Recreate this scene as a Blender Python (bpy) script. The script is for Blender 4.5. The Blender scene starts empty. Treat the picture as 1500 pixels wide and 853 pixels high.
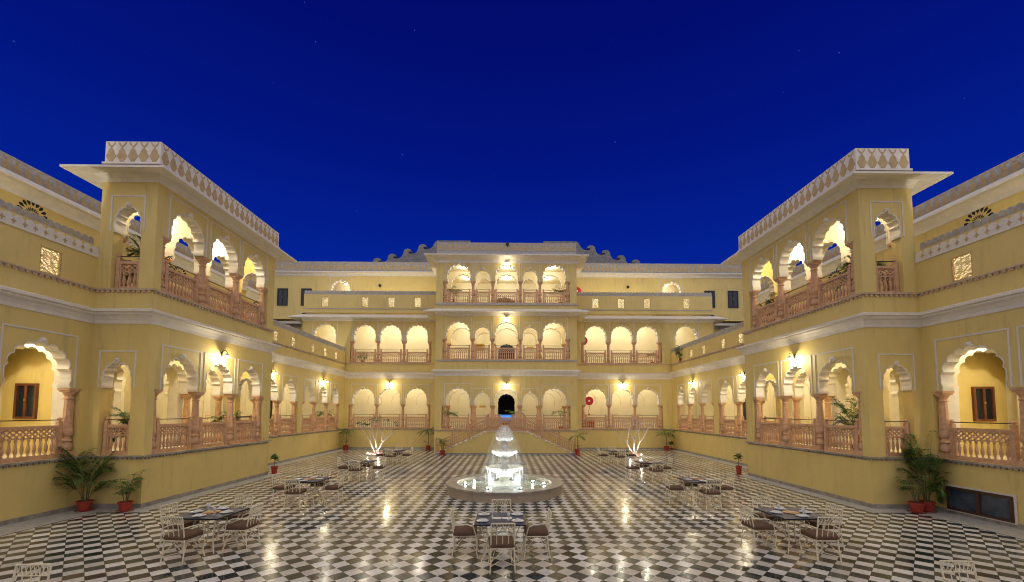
import bpy, bmesh, math, random
from mathutils import Matrix, Vector
PI = math.pi
C = bpy.context.scene.collection
scene = bpy.context.scene
random.seed(7)

# ------------------------------------------------------------------ camera
cam = bpy.data.cameras.new('camera'); co = bpy.data.objects.new('camera', cam); C.objects.link(co)
cam.sensor_width = 36; cam.lens = 620.8 / 1500 * 36
cam.shift_y = (564.1 - 426.5) / 1500
cam.clip_end = 500; cam.clip_start = 0.1
yaw, pit, rol = .01, .0623, .0028
fw = Vector((math.sin(yaw) * math.cos(pit), math.cos(yaw) * math.cos(pit), math.sin(pit)))
rt = Vector((math.cos(yaw), -math.sin(yaw), 0)); up = rt.cross(fw)
r2 = rt * math.cos(rol) + up * math.sin(rol); u2 = up * math.cos(rol) - rt * math.sin(rol)
m = Matrix((r2, u2, -fw)).transposed().to_4x4(); m.translation = (-.0845, 0, 3.0)
co.matrix_world = m
scene.camera = co

# ------------------------------------------------------------------ night sky
world = bpy.data.worlds.new('World'); scene.world = world; world.use_nodes = True
wn = world.node_tree; wl = wn.links; bg = wn.nodes['Background']
tc = wn.nodes.new('ShaderNodeTexCoord'); sx = wn.nodes.new('ShaderNodeSeparateXYZ'); wl.new(tc.outputs['Generated'], sx.inputs[0])
cr = wn.nodes.new('ShaderNodeValToRGB'); wl.new(sx.outputs['Z'], cr.inputs[0])
e = cr.color_ramp.elements
e[0].position = 0.0; e[0].color = (.0015, .027, .36, 1)
e[1].position = 1.0; e[1].color = (.0005, .002, .10, 1)
for p_, c_ in ((.30, (.0010, .017, .300, 1)), (.50, (.0007, .0080, .215, 1)), (.68, (.0006, .0042, .155, 1))):
    q = cr.color_ramp.elements.new(p_); q.color = c_
vo = wn.nodes.new('ShaderNodeTexVoronoi'); vo.inputs['Scale'].default_value = 42; wl.new(tc.outputs['Generated'], vo.inputs['Vector'])
wv = wn.nodes.new('ShaderNodeSeparateColor'); wl.new(vo.outputs['Color'], wv.inputs[0])
lt = wn.nodes.new('ShaderNodeMath'); lt.operation = 'LESS_THAN'; lt.inputs[1].default_value = .042; wl.new(vo.outputs['Distance'], lt.inputs[0])
pw = wn.nodes.new('ShaderNodeMath'); pw.operation = 'POWER'; pw.inputs[1].default_value = 7; wl.new(wv.outputs[0], pw.inputs[0])
mu = wn.nodes.new('ShaderNodeMath'); mu.operation = 'MULTIPLY'; wl.new(lt.outputs[0], mu.inputs[0]); wl.new(pw.outputs[0], mu.inputs[1])
mx = wn.nodes.new('ShaderNodeMix'); mx.data_type = 'RGBA'; mx.blend_type = 'ADD'
mx.inputs['B'].default_value = (.05, .09, .24, 1)
wl.new(mu.outputs[0], mx.inputs['Factor']); wl.new(cr.outputs[0], mx.inputs['A']); wl.new(mx.outputs['Result'], bg.inputs[0])
bg.inputs[1].default_value = .335
try:
    world.cycles.sampling_method = 'MANUAL'; world.cycles.sample_map_resolution = 256
except Exception: pass
# added fill sun, very wide and soft, from above and behind the camera
sd = bpy.data.lights.new('fill_sun', 'SUN'); sd.energy = .66; sd.angle = 2.5; sd.color = (1, .93, .76)
so = bpy.data.objects.new('fill_sun', sd); C.objects.link(so); so.rotation_euler = (math.radians(34), 0, 0)
vs = scene.view_settings; vs.view_transform = 'Standard'; vs.look = 'None'; vs.exposure = 1.58; vs.gamma = 1
scene.cycles.use_denoising = True; scene.cycles.filter_width = 1.05
scene.cycles.max_bounces = 7; scene.cycles.diffuse_bounces = 4; scene.cycles.glossy_bounces = 3
scene.cycles.transparent_max_bounces = 24; scene.cycles.sample_clamp_indirect = 3
scene.cycles.caustics_reflective = False; scene.cycles.caustics_refractive = False
WARM = (1, .85, .58); WHITE = (1, .89, .68); COOL = (.90, 1, .97)

# ------------------------------------------------------------------ materials
def mat(name, col, rough=.7, var=.12, scale=3.0, bump=.0, bscale=40, metal=0, col2=None, emit=None, es=0, spec=None):
    m = bpy.data.materials.new(name); m.use_nodes = True; t = m.node_tree; n = t.nodes; l = t.links
    b = n['Principled BSDF']; b.inputs['Roughness'].default_value = rough; b.inputs['Metallic'].default_value = metal
    if spec is not None: b.inputs['Specular IOR Level'].default_value = spec
    tcn = n.new('ShaderNodeTexCoord')
    nz = n.new('ShaderNodeTexNoise'); nz.inputs['Scale'].default_value = scale; nz.inputs['Detail'].default_value = 5; nz.inputs['Roughness'].default_value = .65
    l.new(tcn.outputs['Object'], nz.inputs['Vector'])
    rp = n.new('ShaderNodeValToRGB'); l.new(nz.outputs[0], rp.inputs[0])
    c2 = col2 or tuple(c * (1 - var * 2) for c in col)
    rp.color_ramp.elements[0].position = .32; rp.color_ramp.elements[0].color = (*c2, 1)
    rp.color_ramp.elements[1].position = .62; rp.color_ramp.elements[1].color = (*col, 1)
    l.new(rp.outputs[0], b.inputs['Base Color'])
    if bump:
        n2 = n.new('ShaderNodeTexNoise'); n2.inputs['Scale'].default_value = bscale; n2.inputs['Detail'].default_value = 4
        l.new(tcn.outputs['Object'], n2.inputs['Vector'])
        bp = n.new('ShaderNodeBump'); bp.inputs['Strength'].default_value = bump; bp.inputs['Distance'].default_value = .02
        l.new(n2.outputs[0], bp.inputs['Height']); l.new(bp.outputs[0], b.inputs['Normal'])
    if emit:
        b.inputs['Emission Color'].default_value = (*emit, 1); b.inputs['Emission Strength'].default_value = es
    return m

def plaster(name, col, stain=(.30, .22, .10), amt=.35):
    """painted plaster: broad tone drift, rain streaks, small scuffs"""
    m = mat(name, col, .62, .05, .6, .12, 55)
    t = m.node_tree; n = t.nodes; l = t.links; b = n['Principled BSDF']
    base = b.inputs['Base Color'].links[0].from_socket
    tcn = n.new('ShaderNodeTexCoord'); mp = n.new('ShaderNodeMapping'); mp.inputs['Scale'].default_value = (2.2, 2.2, .28)
    l.new(tcn.outputs['Object'], mp.inputs[0])
    nz = n.new('ShaderNodeTexNoise'); nz.inputs['Scale'].default_value = 1.6; nz.inputs['Detail'].default_value = 7; nz.inputs['Roughness'].default_value = .7
    l.new(mp.outputs[0], nz.inputs['Vector'])
    rp = n.new('ShaderNodeValToRGB'); rp.color_ramp.elements[0].position = .54; rp.color_ramp.elements[0].color = (0, 0, 0, 1)
    rp.color_ramp.elements[1].position = .80; rp.color_ramp.elements[1].color = (amt,) * 3 + (1,)
    l.new(nz.outputs[0], rp.inputs[0])
    mx = n.new('ShaderNodeMix'); mx.data_type = 'RGBA'; mx.inputs['B'].default_value = (*stain, 1)
    l.new(rp.outputs[0], mx.inputs['Factor']); l.new(base, mx.inputs['A']); l.new(mx.outputs['Result'], b.inputs['Base Color'])
    return m

M = {}
M['wall'] = plaster('ochre_plaster', (.74, .575, .195), amt=.5)
M['cream'] = plaster('cream_plaster', (.80, .73, .52), (.5, .4, .22), .2)
M['white'] = mat('white_stucco', (.80, .75, .64), .6, .06, 4, .08)
M['line'] = mat('panel_white', (.74, .70, .60), .6, .06, 4)
M['gline'] = mat('faint_line', (.58, .48, .30), .6, .06, 4)
M['pink'] = mat('pink_sandstone', (.66, .395, .215), .62, .14, 6, .25, 60)
M['greystone'] = mat('grey_marble', (.40, .36, .29), .35, .25, 5, .05)
M['trim'] = mat('weathered_trim', (.47, .455, .41), .7, .15, 6, .1)
M['ochre'] = mat('ochre_inlay', (.56, .41, .19), .7, .12, 6)
M['ledge'] = mat('buff_ledge', (.60, .45, .29), .65, .15, 8, .2)
M['wood2'] = mat('dark_wood', (.075, .03, .018), .45, .2, 8, .1)
M['shaded_trim'] = mat('shaded_gable', (.27, .265, .245), .75, .2, 3)  # trim paint darkened in colour for a crest the lamps leave unlit
M['cellarglass'] = mat('cellar_glass', (.055, .085, .12), .18, .3, 3)
M['wood'] = mat('brown_wood', (.17, .055, .02), .4, .2, 8, .1)
M['glass'] = mat('window_glass', (.02, .025, .03), .06, .1, 2)
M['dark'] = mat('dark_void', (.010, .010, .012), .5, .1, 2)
M['iron'] = mat('cream_iron', (.86, .77, .54), .42, .12, 20, .05)
M['bar'] = mat('dark_bar', (.05, .045, .04), .35, .1, 5, metal=.6)
M['cushion'] = mat('brown_cushion', (.15, .078, .042), .85, .15, 12, .3, 140)
M['table'] = mat('slate_top', (.085, .09, .125), .55, .2, 14)
M['tableedge'] = mat('slate_edge', (.012, .013, .02), .25, .2, 10)
M['china'] = mat('white_china', (.78, .77, .74), .15, .03, 5)
M['napkin'] = mat('napkin_cloth', (.70, .68, .62), .8, .08, 8)
M['trayw'] = mat('orange_tray', (.50, .24, .08), .4, .25, 9)
M['pot'] = mat('red_pot', (.42, .045, .022), .5, .15, 5)
M['soil'] = mat('soil', (.05, .03, .02), .9, .2, 20)
M['leaf'] = mat('palm_leaf', (.11, .20, .035), .45, .25, 6)
M['leaf2'] = mat('palm_leaf_pale', (.20, .25, .06), .45, .2, 6)
M['stem'] = mat('palm_stem', (.17, .14, .06), .7, .2, 9)
M['bark'] = mat('pale_bark', (.62, .55, .47), .75, .2, 14, .3)
M['red'] = mat('red_paint', (.60, .015, .012), .4, .1, 4)
M['petal'] = mat('pink_flower', (.75, .12, .16), .6, .2, 8)
M['fount'] = mat('fountain_marble', (.80, .79, .72), .3, .08, 7, .05)
M['brass'] = mat('brass_sign', (.62, .42, .08), .35, .1, 8)
M['bulb'] = mat('lit_bulb', (1, .9, .7), emit=(1, .88, .64), es=13)
M['dome'] = mat('lit_dome', (1, .9, .7), emit=(1, .86, .6), es=9)
M['poolbulb'] = mat('lit_pool_lamp', (1, 1, 1), emit=(.93, 1, .97), es=60)
M['bluelit'] = mat('blue_lit_panel', (.05, .2, .6), emit=(.05, .20, .70), es=.6)
M['blackmetal'] = mat('black_metal', (.03, .028, .025), .45, .1, 9, metal=.4)
M['yellowframe'] = mat('yellow_frame', (.70, .42, .06), .5, .1, 9)

def floor_mat():
    m = bpy.data.materials.new('checker_marble'); m.use_nodes = True; t = m.node_tree; n = t.nodes; l = t.links
    b = n['Principled BSDF']; b.inputs['Specular IOR Level'].default_value = .28; tcn = n.new('ShaderNodeTexCoord')
    def N(k, **kw):
        q = n.new(k)
        for a, v in kw.items(): setattr(q, a, v)
        return q
    def math_(op, a, bb=None):
        q = N('ShaderNodeMath', operation=op)
        for i, v in enumerate((a, bb)):
            if v is None: continue
            if isinstance(v, (int, float)): q.inputs[i].default_value = v
            else: l.new(v, q.inputs[i])
        return q.outputs[0]
    s = N('ShaderNodeSeparateXYZ'); l.new(tcn.outputs['Object'], s.inputs[0])
    side = .2814 * math.sqrt(2)
    A = math_('ADD', math_('DIVIDE', math_('ADD', s.outputs[0], s.outputs[1]), side), .46)
    B = math_('ADD', math_('DIVIDE', math_('SUBTRACT', s.outputs[1], s.outputs[0]), side), .64)
    fa, fb = math_('FLOOR', A), math_('FLOOR', B)
    par = math_('MODULO', math_('ADD', math_('ADD', fa, fb), 4000), 2)      # 0 dark / 1 light
    cv = N('ShaderNodeCombineXYZ'); l.new(fa, cv.inputs[0]); l.new(fb, cv.inputs[1])
    wh = N('ShaderNodeTexWhiteNoise', noise_dimensions='2D'); l.new(cv.outputs[0], wh.inputs['Vector'])
    # per-tile offset so the veins do not run on from tile to tile
    sc = N('ShaderNodeVectorMath', operation='SCALE'); l.new(wh.outputs['Color'], sc.inputs[0]); sc.inputs['Scale'].default_value = 30
    ad = N('ShaderNodeVectorMath', operation='ADD'); l.new(tcn.outputs['Object'], ad.inputs[0]); l.new(sc.outputs[0], ad.inputs[1])
    ve = N('ShaderNodeTexNoise'); ve.inputs['Scale'].default_value = 5; ve.inputs['Detail'].default_value = 8; ve.inputs['Roughness'].default_value = .7; ve.inputs['Distortion'].default_value = 1.6
    l.new(ad.outputs[0], ve.inputs['Vector'])
    def ramp(src, *st):
        r = N('ShaderNodeValToRGB'); el = r.color_ramp.elements
        el[0].position, el[0].color = st[0][0], (*st[0][1], 1); el[1].position, el[1].color = st[-1][0], (*st[-1][1], 1)
        for p, c in st[1:-1]:
            q = el.new(p); q.color = (*c, 1)
        l.new(src, r.inputs[0]); return r.outputs[0]
    darkc = ramp(wh.outputs['Value'], (0, (.012, .016, .019)), (.35, (.026, .036, .040)), (.8, (.050, .062, .064)), (1, (.105, .092, .062)))
    litec = ramp(wh.outputs['Value'], (0, (.52, .49, .43)), (.5, (.66, .63, .58)), (1, (.76, .74, .70)))
    def mix(f, a, bb, bt='MIX'):
        q = N('ShaderNodeMix', data_type='RGBA', blend_type=bt)
        for k, v in (('Factor', f), ('A', a), ('B', bb)):
            if isinstance(v, (int, float)): q.inputs[k].default_value = v
            elif isinstance(v, tuple): q.inputs[k].default_value = (*v, 1)
            else: l.new(v, q.inputs[k])
        return q.outputs['Result']
    dv = mix(ramp(ve.outputs[0], (.5, (0, 0, 0)), (.74, (.55, .55, .55))), darkc, (.10, .10, .08))
    dv = mix(ramp(ve.outputs[0], (.30, (.9, .9, .9)), (.42, (0, 0, 0))), dv, (.012, .014, .015))
    lv = mix(ramp(ve.outputs[0], (.52, (0, 0, 0)), (.66, (.55, .55, .55))), litec, (.34, .30, .235))
    c = mix(par, dv, lv)
    # joints
    def edge(v):
        f = math_('FRACT', v); return math_('MINIMUM', f, math_('SUBTRACT', 1, f))
    j = math_('LESS_THAN', math_('MINIMUM', edge(A), edge(B)), .012)
    c = mix(j, c, (.09, .075, .055))
    # large worn/dirty drifts
    dr = N('ShaderNodeTexNoise'); dr.inputs['Scale'].default_value = .35; dr.inputs['Detail'].default_value = 6; l.new(tcn.outputs['Object'], dr.inputs['Vector'])
    c = mix(ramp(dr.outputs[0], (.48, (0, 0, 0)), (.80, (.28, .28, .28))), c, (.24, .22, .18))
    l.new(c, b.inputs['Base Color'])
    rr = N('ShaderNodeMapRange'); rr.inputs['From Min'].default_value = .3; rr.inputs['From Max'].default_value = .7; rr.inputs['To Min'].default_value = .05; rr.inputs['To Max'].default_value = .16
    l.new(dr.outputs[0], rr.inputs['Value'])
    r2_ = math_('ADD', rr.outputs[0], math_('MULTIPLY', wh.outputs['Value'], .07)); l.new(r2_, b.inputs['Roughness'])
    nb = N('ShaderNodeTexNoise'); nb.inputs['Scale'].default_value = 2.4; nb.inputs['Detail'].default_value = 3; l.new(tcn.outputs['Object'], nb.inputs['Vector'])
    # slight lippage: each tile tilted by its own amount
    tl = math_('ADD', math_('MULTIPLY', math_('FRACT', A), wh.outputs['Value']), nb.outputs[0])
    bp = N('ShaderNodeBump'); bp.inputs['Strength'].default_value = .16; bp.inputs['Distance'].default_value = .02
    l.new(tl, bp.inputs['Height']); l.new(bp.outputs[0], b.inputs['Normal'])
    return m
M['floor'] = floor_mat()

def water_mat():
    m = bpy.data.materials.new('water_veil'); m.use_nodes = True; t = m.node_tree; n = t.nodes; l = t.links
    b = n['Principled BSDF']; b.inputs['Base Color'].default_value = (.9, .95, .95, 1); b.inputs['Roughness'].default_value = .3
    tr = n.new('ShaderNodeBsdfTransparent'); mxs = n.new('ShaderNodeMixShader'); out = n['Material Output']
    tcn = n.new('ShaderNodeTexCoord'); mp = n.new('ShaderNodeMapping'); mp.inputs['Scale'].default_value = (14, 14, 1.3); l.new(tcn.outputs['Object'], mp.inputs[0])
    nz = n.new('ShaderNodeTexNoise'); nz.inputs['Scale'].default_value = 1.5; nz.inputs['Detail'].default_value = 4; l.new(mp.outputs[0], nz.inputs['Vector'])
    rp = n.new('ShaderNodeMapRange'); rp.inputs['From Min'].default_value = .42; rp.inputs['From Max'].default_value = .75
    rp.inputs['To Min'].default_value = .02; rp.inputs['To Max'].default_value = .15; l.new(nz.outputs[0], rp.inputs['Value'])
    l.new(rp.outputs[0], mxs.inputs[0]); l.new(tr.outputs[0], mxs.inputs[1]); l.new(b.outputs[0], mxs.inputs[2]); l.new(mxs.outputs[0], out.inputs[0])
    return m
M['veil'] = water_mat()
def pool_mat():
    m = mat('pool_water', (.30, .34, .30), .05, .3, 3, .5, 9); b = m.node_tree.nodes['Principled BSDF']; return m
M['pool'] = pool_mat()
M['dome'] = M['dome']
M['veil2'] = water_mat(); M['veil2'].node_tree.nodes['Map Range'].inputs['To Max'].default_value = .55; M['veil2'].node_tree.nodes['Map Range'].inputs['To Min'].default_value = .06
M['stream'] = mat('falling_water', (.85, .9, .9), .2, .05, 5)

# ------------------------------------------------------------------ mesh builder
class MB:
    def __init__(s, fr=None): s.v = []; s.f = []; s.mi = []; s.fr = fr or (lambda u, n, z: (u, n, z)); s.k = 0
    def add(s, vs, fs):
        o = len(s.v); s.v += [s.fr(*p) for p in vs]
        for f in fs: s.f.append([o + i for i in f]); s.mi.append(s.k)
    def box(s, a, b, c, d, e_, f_):
        s.add([(x, y, z) for z in (e_, f_) for y in (c, d) for x in (a, b)],
              [(0, 2, 3, 1), (4, 5, 7, 6), (0, 1, 5, 4), (2, 6, 7, 3), (0, 4, 6, 2), (1, 3, 7, 5)])
    def prism(s, pl, n0, n1):       # polygon in (u,z), from n0 to n1
        k = len(pl); s.add([(u, n0, z) for u, z in pl] + [(u, n1, z) for u, z in pl],
            [list(range(k)), list(range(2 * k - 1, k - 1, -1))] + [(i, k + i, k + (i + 1) % k, (i + 1) % k) for i in range(k)])
    def slab(s, pl, z0, z1):        # polygon in plan
        k = len(pl); s.add([(x, y, z0) for x, y in pl] + [(x, y, z1) for x, y in pl],
            [list(range(k))[::-1], list(range(k, 2 * k))] + [(i, (i + 1) % k, k + (i + 1) % k, k + i) for i in range(k)])
    def tube(s, pts, r, n=6, cap=True):
        pts = [Vector(p) for p in pts]; rs = r if isinstance(r, (list, tuple)) else [r] * len(pts); vs = []; fs = []
        pa = None
        for i, p in enumerate(pts):
            d = (pts[min(i + 1, len(pts) - 1)] - pts[max(i - 1, 0)])
            if d.length < 1e-9: d = Vector((0, 0, 1))
            d.normalize()
            if pa is None:
                a = d.cross(Vector((0, 0, 1)) if abs(d.z) < .9 else Vector((1, 0, 0))).normalized()
            else:
                a = (pa - d * pa.dot(d));
                a = a.normalized() if a.length > 1e-6 else d.orthogonal().normalized()
            pa = a; b = d.cross(a)
            for j in range(n):
                t = 2 * PI * j / n; q = p + (a * math.cos(t) + b * math.sin(t)) * rs[i]; vs.append(tuple(q))
        for i in range(len(pts) - 1):
            for j in range(n):
                fs.append((i * n + j, i * n + (j + 1) % n, (i + 1) * n + (j + 1) % n, (i + 1) * n + j))
        if cap: fs.append(list(range(n))[::-1]); fs.append([(len(pts) - 1) * n + j for j in range(n)])
        s.add(vs, fs)
    def lathe(s, prof, c=(0, 0, 0), n=12, cap=True, wob=None, ph=0):
        vs = []; fs = []
        for i, (r, z) in enumerate(prof):
            for j in range(n):
                t = 2 * PI * (j + ph) / n; q = r * (wob(i, j) if wob else 1); vs.append((c[0] + q * math.cos(t), c[1] + q * math.sin(t), c[2] + z))
        for i in range(len(prof) - 1):
            for j in range(n): fs.append((i * n + j, i * n + (j + 1) % n, (i + 1) * n + (j + 1) % n, (i + 1) * n + j))
        if cap: fs.append(list(range(n))[::-1]); fs.append([(len(prof) - 1) * n + j for j in range(n)])
        s.add(vs, fs)
    def ring(s, rect, prof):        # closed profile (out, z) swept round a rectangle, mitred
        x0, x1, y0, y1 = rect; k = len(prof); vs = []
        for cx, cy, sx_, sy_ in ((x0, y0, -1, -1), (x1, y0, 1, -1), (x1, y1, 1, 1), (x0, y1, -1, 1)):
            for p, z in prof: vs.append((cx + sx_ * p, cy + sy_ * p, z))
        s.add(vs, [(a * k + i, a * k + (i + 1) % k, ((a + 1) % 4) * k + (i + 1) % k, ((a + 1) % 4) * k + i) for a in range(4) for i in range(k)])
    def mesh(s, name, mats, smooth=False):
        me = bpy.data.meshes.new(name); me.from_pydata(s.v, [], s.f); me.update()
        for q in (mats if isinstance(mats, (list, tuple)) else [mats]): me.materials.append(q)
        bm = bmesh.new(); bm.from_mesh(me)
        for f, i in zip(bm.faces, s.mi): f.material_index = i; f.smooth = smooth
        bmesh.ops.recalc_face_normals(bm, faces=bm.faces); bm.to_mesh(me); bm.free()
        if smooth:
            try: me.set_sharp_from_angle(angle=math.radians(38))
            except Exception: pass
        return me

def link(name, data, parent=None, world_coords=False):
    o = bpy.data.objects.new(name, data); C.objects.link(o)
    if parent:
        o.parent = parent
        if world_coords:
            o.matrix_parent_inverse = Matrix.Translation(-(parent_world(parent)))
    return o
def parent_world(p):
    v = Vector((0, 0, 0))
    if p.get('_w'): return Vector(p['_w'])
    while p: v += p.location; p = p.parent
    return v
def part(name, mb, mats, parent, smooth=False):      # a part whose mesh is in world coordinates
    o = link(name, mb.mesh(name, mats, smooth)); o.parent = parent
    r = parent
    while r.parent: r = r.parent
    if parent.parent is None: o.matrix_parent_inverse = Matrix.Translation(-r.location)
    return o
def inst(name, me, parent, loc, rz=0, sc=None):       # shared mesh placed at a world point under a root with no rotation
    o = bpy.data.objects.new(name, me); C.objects.link(o); o.parent = parent
    o.location = Vector(loc) - parent.location; o.rotation_euler = (0, 0, rz)
    if sc: o.scale = sc
    return o
def thing(name, label, cat, loc=(0, 0, 0), rz=0, group=None):
    o = bpy.data.objects.new(name, None); C.objects.link(o); o.location = loc; o.rotation_euler = (0, 0, rz); o.empty_display_size = .3
    o['label'] = label; o['category'] = cat
    if group: o['group'] = group
    return o
def tag(o, label, cat, group=None):
    o['label'] = label; o['category'] = cat
    if group: o['group'] = group
    return o
def single(name, mb, mats, label, cat, loc=(0, 0, 0), group=None, smooth=False):
    o = link(name, mb.mesh(name, mats, smooth)); o.location = loc; return tag(o, label, cat, group)
def copy_tree(o, parent=None):
    c = o.copy(); C.objects.link(c)
    if parent: c.parent = parent
    for ch in o.children: copy_tree(ch, c)
    return c
def point(parent, wloc, e, col=WARM, r=.06):
    d = bpy.data.lights.new('lamp_light', 'POINT'); d.energy = e; d.color = col; d.shadow_soft_size = r
    o = bpy.data.objects.new('lamp_light', d); C.objects.link(o); o.parent = parent
    o.location = Vector(wloc) - parent.location
    return o

# ------------------------------------------------------------------ dimensions
XW, XT, Y1, Y2, YB, YP = 13.17, 11.38, 13.37, 20.28, 34.08, 31.67
G, F1, F2 = 1.6, 6.85, 11.15
PX = -.2                      # axis of the central pavilion
SIDE = {-1: 'on the leafy tree side', 1: 'on the bare tree side'}
def frx(s, d): return lambda u, n, z: (s * (d - n), u, z)        # wing walls, n towards the court
def fry(d, s=1): return lambda u, n, z: (s * u, d - n, z)        # walls that face the camera

# ------------------------------------------------------------------ setting
o = link('ground', (lambda b: (b.slab([(-200, -60), (200, -60), (200, 300), (-200, 300)], -.3, -.02), b.mesh('ground', M['soil']))[1])(MB())); o['kind'] = 'structure'
b = MB(); b.add([(-XW - 1, -8, 0), (XW + 1, -8, 0), (XW + 1, YB + .3, 0), (-XW - 1, YB + .3, 0)], [(0, 1, 2, 3)])
o = link('courtyard_floor', b.mesh('courtyard_floor', M['floor'])); o['kind'] = 'structure'
for s in (-1, 1):
    b = MB(); P = lambda x, y: (s * x, y)
    pl = [P(12.15, -8), P(12.15, Y1 - .6), P(XT - .52, Y1 - .6), P(XT - .52, Y2 + .5), P(XW - .6, Y2 + .5), P(XW - .6, YB - .45), P(5.9, YB - .45), P(5.9, YB), P(XW, YB), P(XW, Y2), P(XT, Y2), P(XT, Y1), P(XW, Y1), P(XW, -8)]
    b.slab(pl, -.01, .004); o = link('paving_border', b.mesh('paving_border', M['trim'])); o['kind'] = 'structure'
    # thin dark joint between border and tiles
    b = MB(); b.slab([P(12.15, -8), P(12.15, Y1 - .6), P(12.13, Y1 - .62), P(12.13, -8)], 0, .007)
    b.slab([P(12.15, Y1 - .6), P(XT - .52, Y1 - .6), P(XT - .52, Y1 - .62), P(12.15, Y1 - .62)], 0, .0068)
    o = link('paving_line', b.mesh('paving_line', M['blackmetal'])); o['kind'] = 'structure'

# ------------------------------------------------------------------ architecture kit
def foil(u0, u1, zs, za, lobes=9, seg=5):
    """multifoil arch outline from (u0,zs) over the crown to (u1,zs)"""
    c = (u0 + u1) / 2; a = (u1 - u0) / 2; h = za - zs - .05
    st = .10 * h
    P = [(u0 + .05 * a, zs + st)]
    n = lobes
    for i in range(1, n):
        t = PI * i / n; ct = -math.cos(t); stt = math.sin(t)
        P.append((c + a * .95 * math.copysign(abs(ct) ** .86, ct), zs + st + (h - st) * stt ** .80))
    P.append((u1 - .05 * a, zs + st))
    out = [(u0 + .02 * a, zs)]
    for i in range(n):
        (x0, z0), (x1, z1) = P[i], P[i + 1]; dx, dz = x1 - x0, z1 - z0; L = math.hypot(dx, dz); nx, nz = -dz / L, dx / L
        bul = .26 * L
        mid = i == n // 2
        for k in range(seg):
            t = k / seg; w = 4 * t * (1 - t)
            q = bul * w ** .7 if w > 0 else 0
            if mid: q = bul * (w ** .7) * .7 + (.05 * (1 - abs(2 * t - 1)) ** 2)
            out.append((x0 + dx * t + nx * q, z0 + dz * t + nz * q))
    out.append(P[-1]); out.append((u1 - .02 * a, zs))
    # keep inside the bay
    return [(min(max(x, u0 + .004), u1 - .004), z) for x, z in out]

def ops(centres, w, za): return [(c - w / 2, c + w / 2, za) for c in centres]

def arch_wall(mb, U0, U1, zf, zt, th, groups, zs, n0=0):
    pl = [(U0, zf)]
    for g in groups:
        e_ = g.get('e', .27); o_ = g['o']; zz = g.get('zs', zs)
        if e_: pl += [(o_[0][0] - e_, zf), (o_[0][0] - e_, zz)]
        else: pl += [(o_[0][0], zf)]
        for (a, b, za) in o_: pl += foil(a, b, zz, za)
        if e_: pl += [(o_[-1][1] + e_, zz), (o_[-1][1] + e_, zf)]
        else: pl += [(o_[-1][1], zf)]
    pl += [(U1, zf), (U1, zt), (U0, zt)]
    q = []
    for p in pl:
        if not q or abs(p[0] - q[-1][0]) + abs(p[1] - q[-1][1]) > 1e-5: q.append(p)
    mb.prism(q, n0 - th, n0)

def lining(fr, a, b, zs, za, th, bud=True, nb=0):
    mb = MB(fr); o_ = foil(a, b, zs, za); c = (a + b) / 2; w = (b - a) / 2; k = (w - .035) / w
    i_ = [(c + (x - c) * k, zs + (z - zs) * (1 - .035 / (za - zs))) for x, z in o_]
    n0, n1 = nb - th - .004, nb + .006; L = len(o_)
    vs = [(x, n1, z) for x, z in o_] + [(x, n1, z) for x, z in i_] + [(x, n0, z) for x, z in i_] + [(x, n0, z) for x, z in o_]
    fs = [(r * L + i, r * L + i + 1, (r + 1) * L + i + 1, (r + 1) * L + i) for r in range(3) for i in range(L - 1)]
    mb.add(vs, fs)
    if bud:     # carved bud at the crown
        bw = .085 if w > .6 else .06
        for (du, dz, r) in ((0, .045, bw), (-bw * .9, -.01, bw * .6), (bw * .9, -.01, bw * .6)):
            mb.lathe([(r * math.sin(t), r * .9 * -math.cos(t)) for t in [PI * q / 6 for q in range(7)]][0:7], (c + du, nb + .02, za + dz), 8)
    return mb

def column_mesh(H):
    b = MB()
    b.box(-.15, .15, -.15, .15, 0, .13); b.box(-.13, .13, -.13, .13, .13, .17)
    b.lathe([(.10, .17), (.145, .22), (.15, .30), (.13, .38), (.10, .44), (.135, .47), (.135, .50), (.10, .54), (.095, .60)], (0, 0, 0), 12)
    b.lathe([(.10, .60), (.14, .66), (.15, .73), (.135, .82), (.125, .86)], (0, 0, 0), 12)
    b.lathe([(.128, .86), (.118, H * .6), (.10, H - .34)], (0, 0, 0), 8, ph=.5)
    b.lathe([(.10, H - .34), (.125, H - .325), (.125, H - .30), (.10, H - .285), (.10, H - .24), (.14, H - .17), (.165, H - .12)], (0, 0, 0), 12)
    b.box(-.155, .155, -.155, .155, H - .12, H - .07); b.box(-.18, .18, -.18, .18, H - .07, H)
    return b.mesh('column', M['pink'])
_cm = {}
def column(root, loc, H, rz=0):
    k = round(H, 3)
    if k not in _cm: _cm[k] = column_mesh(H)
    return inst('column', _cm[k], root, loc, rz)

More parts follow.
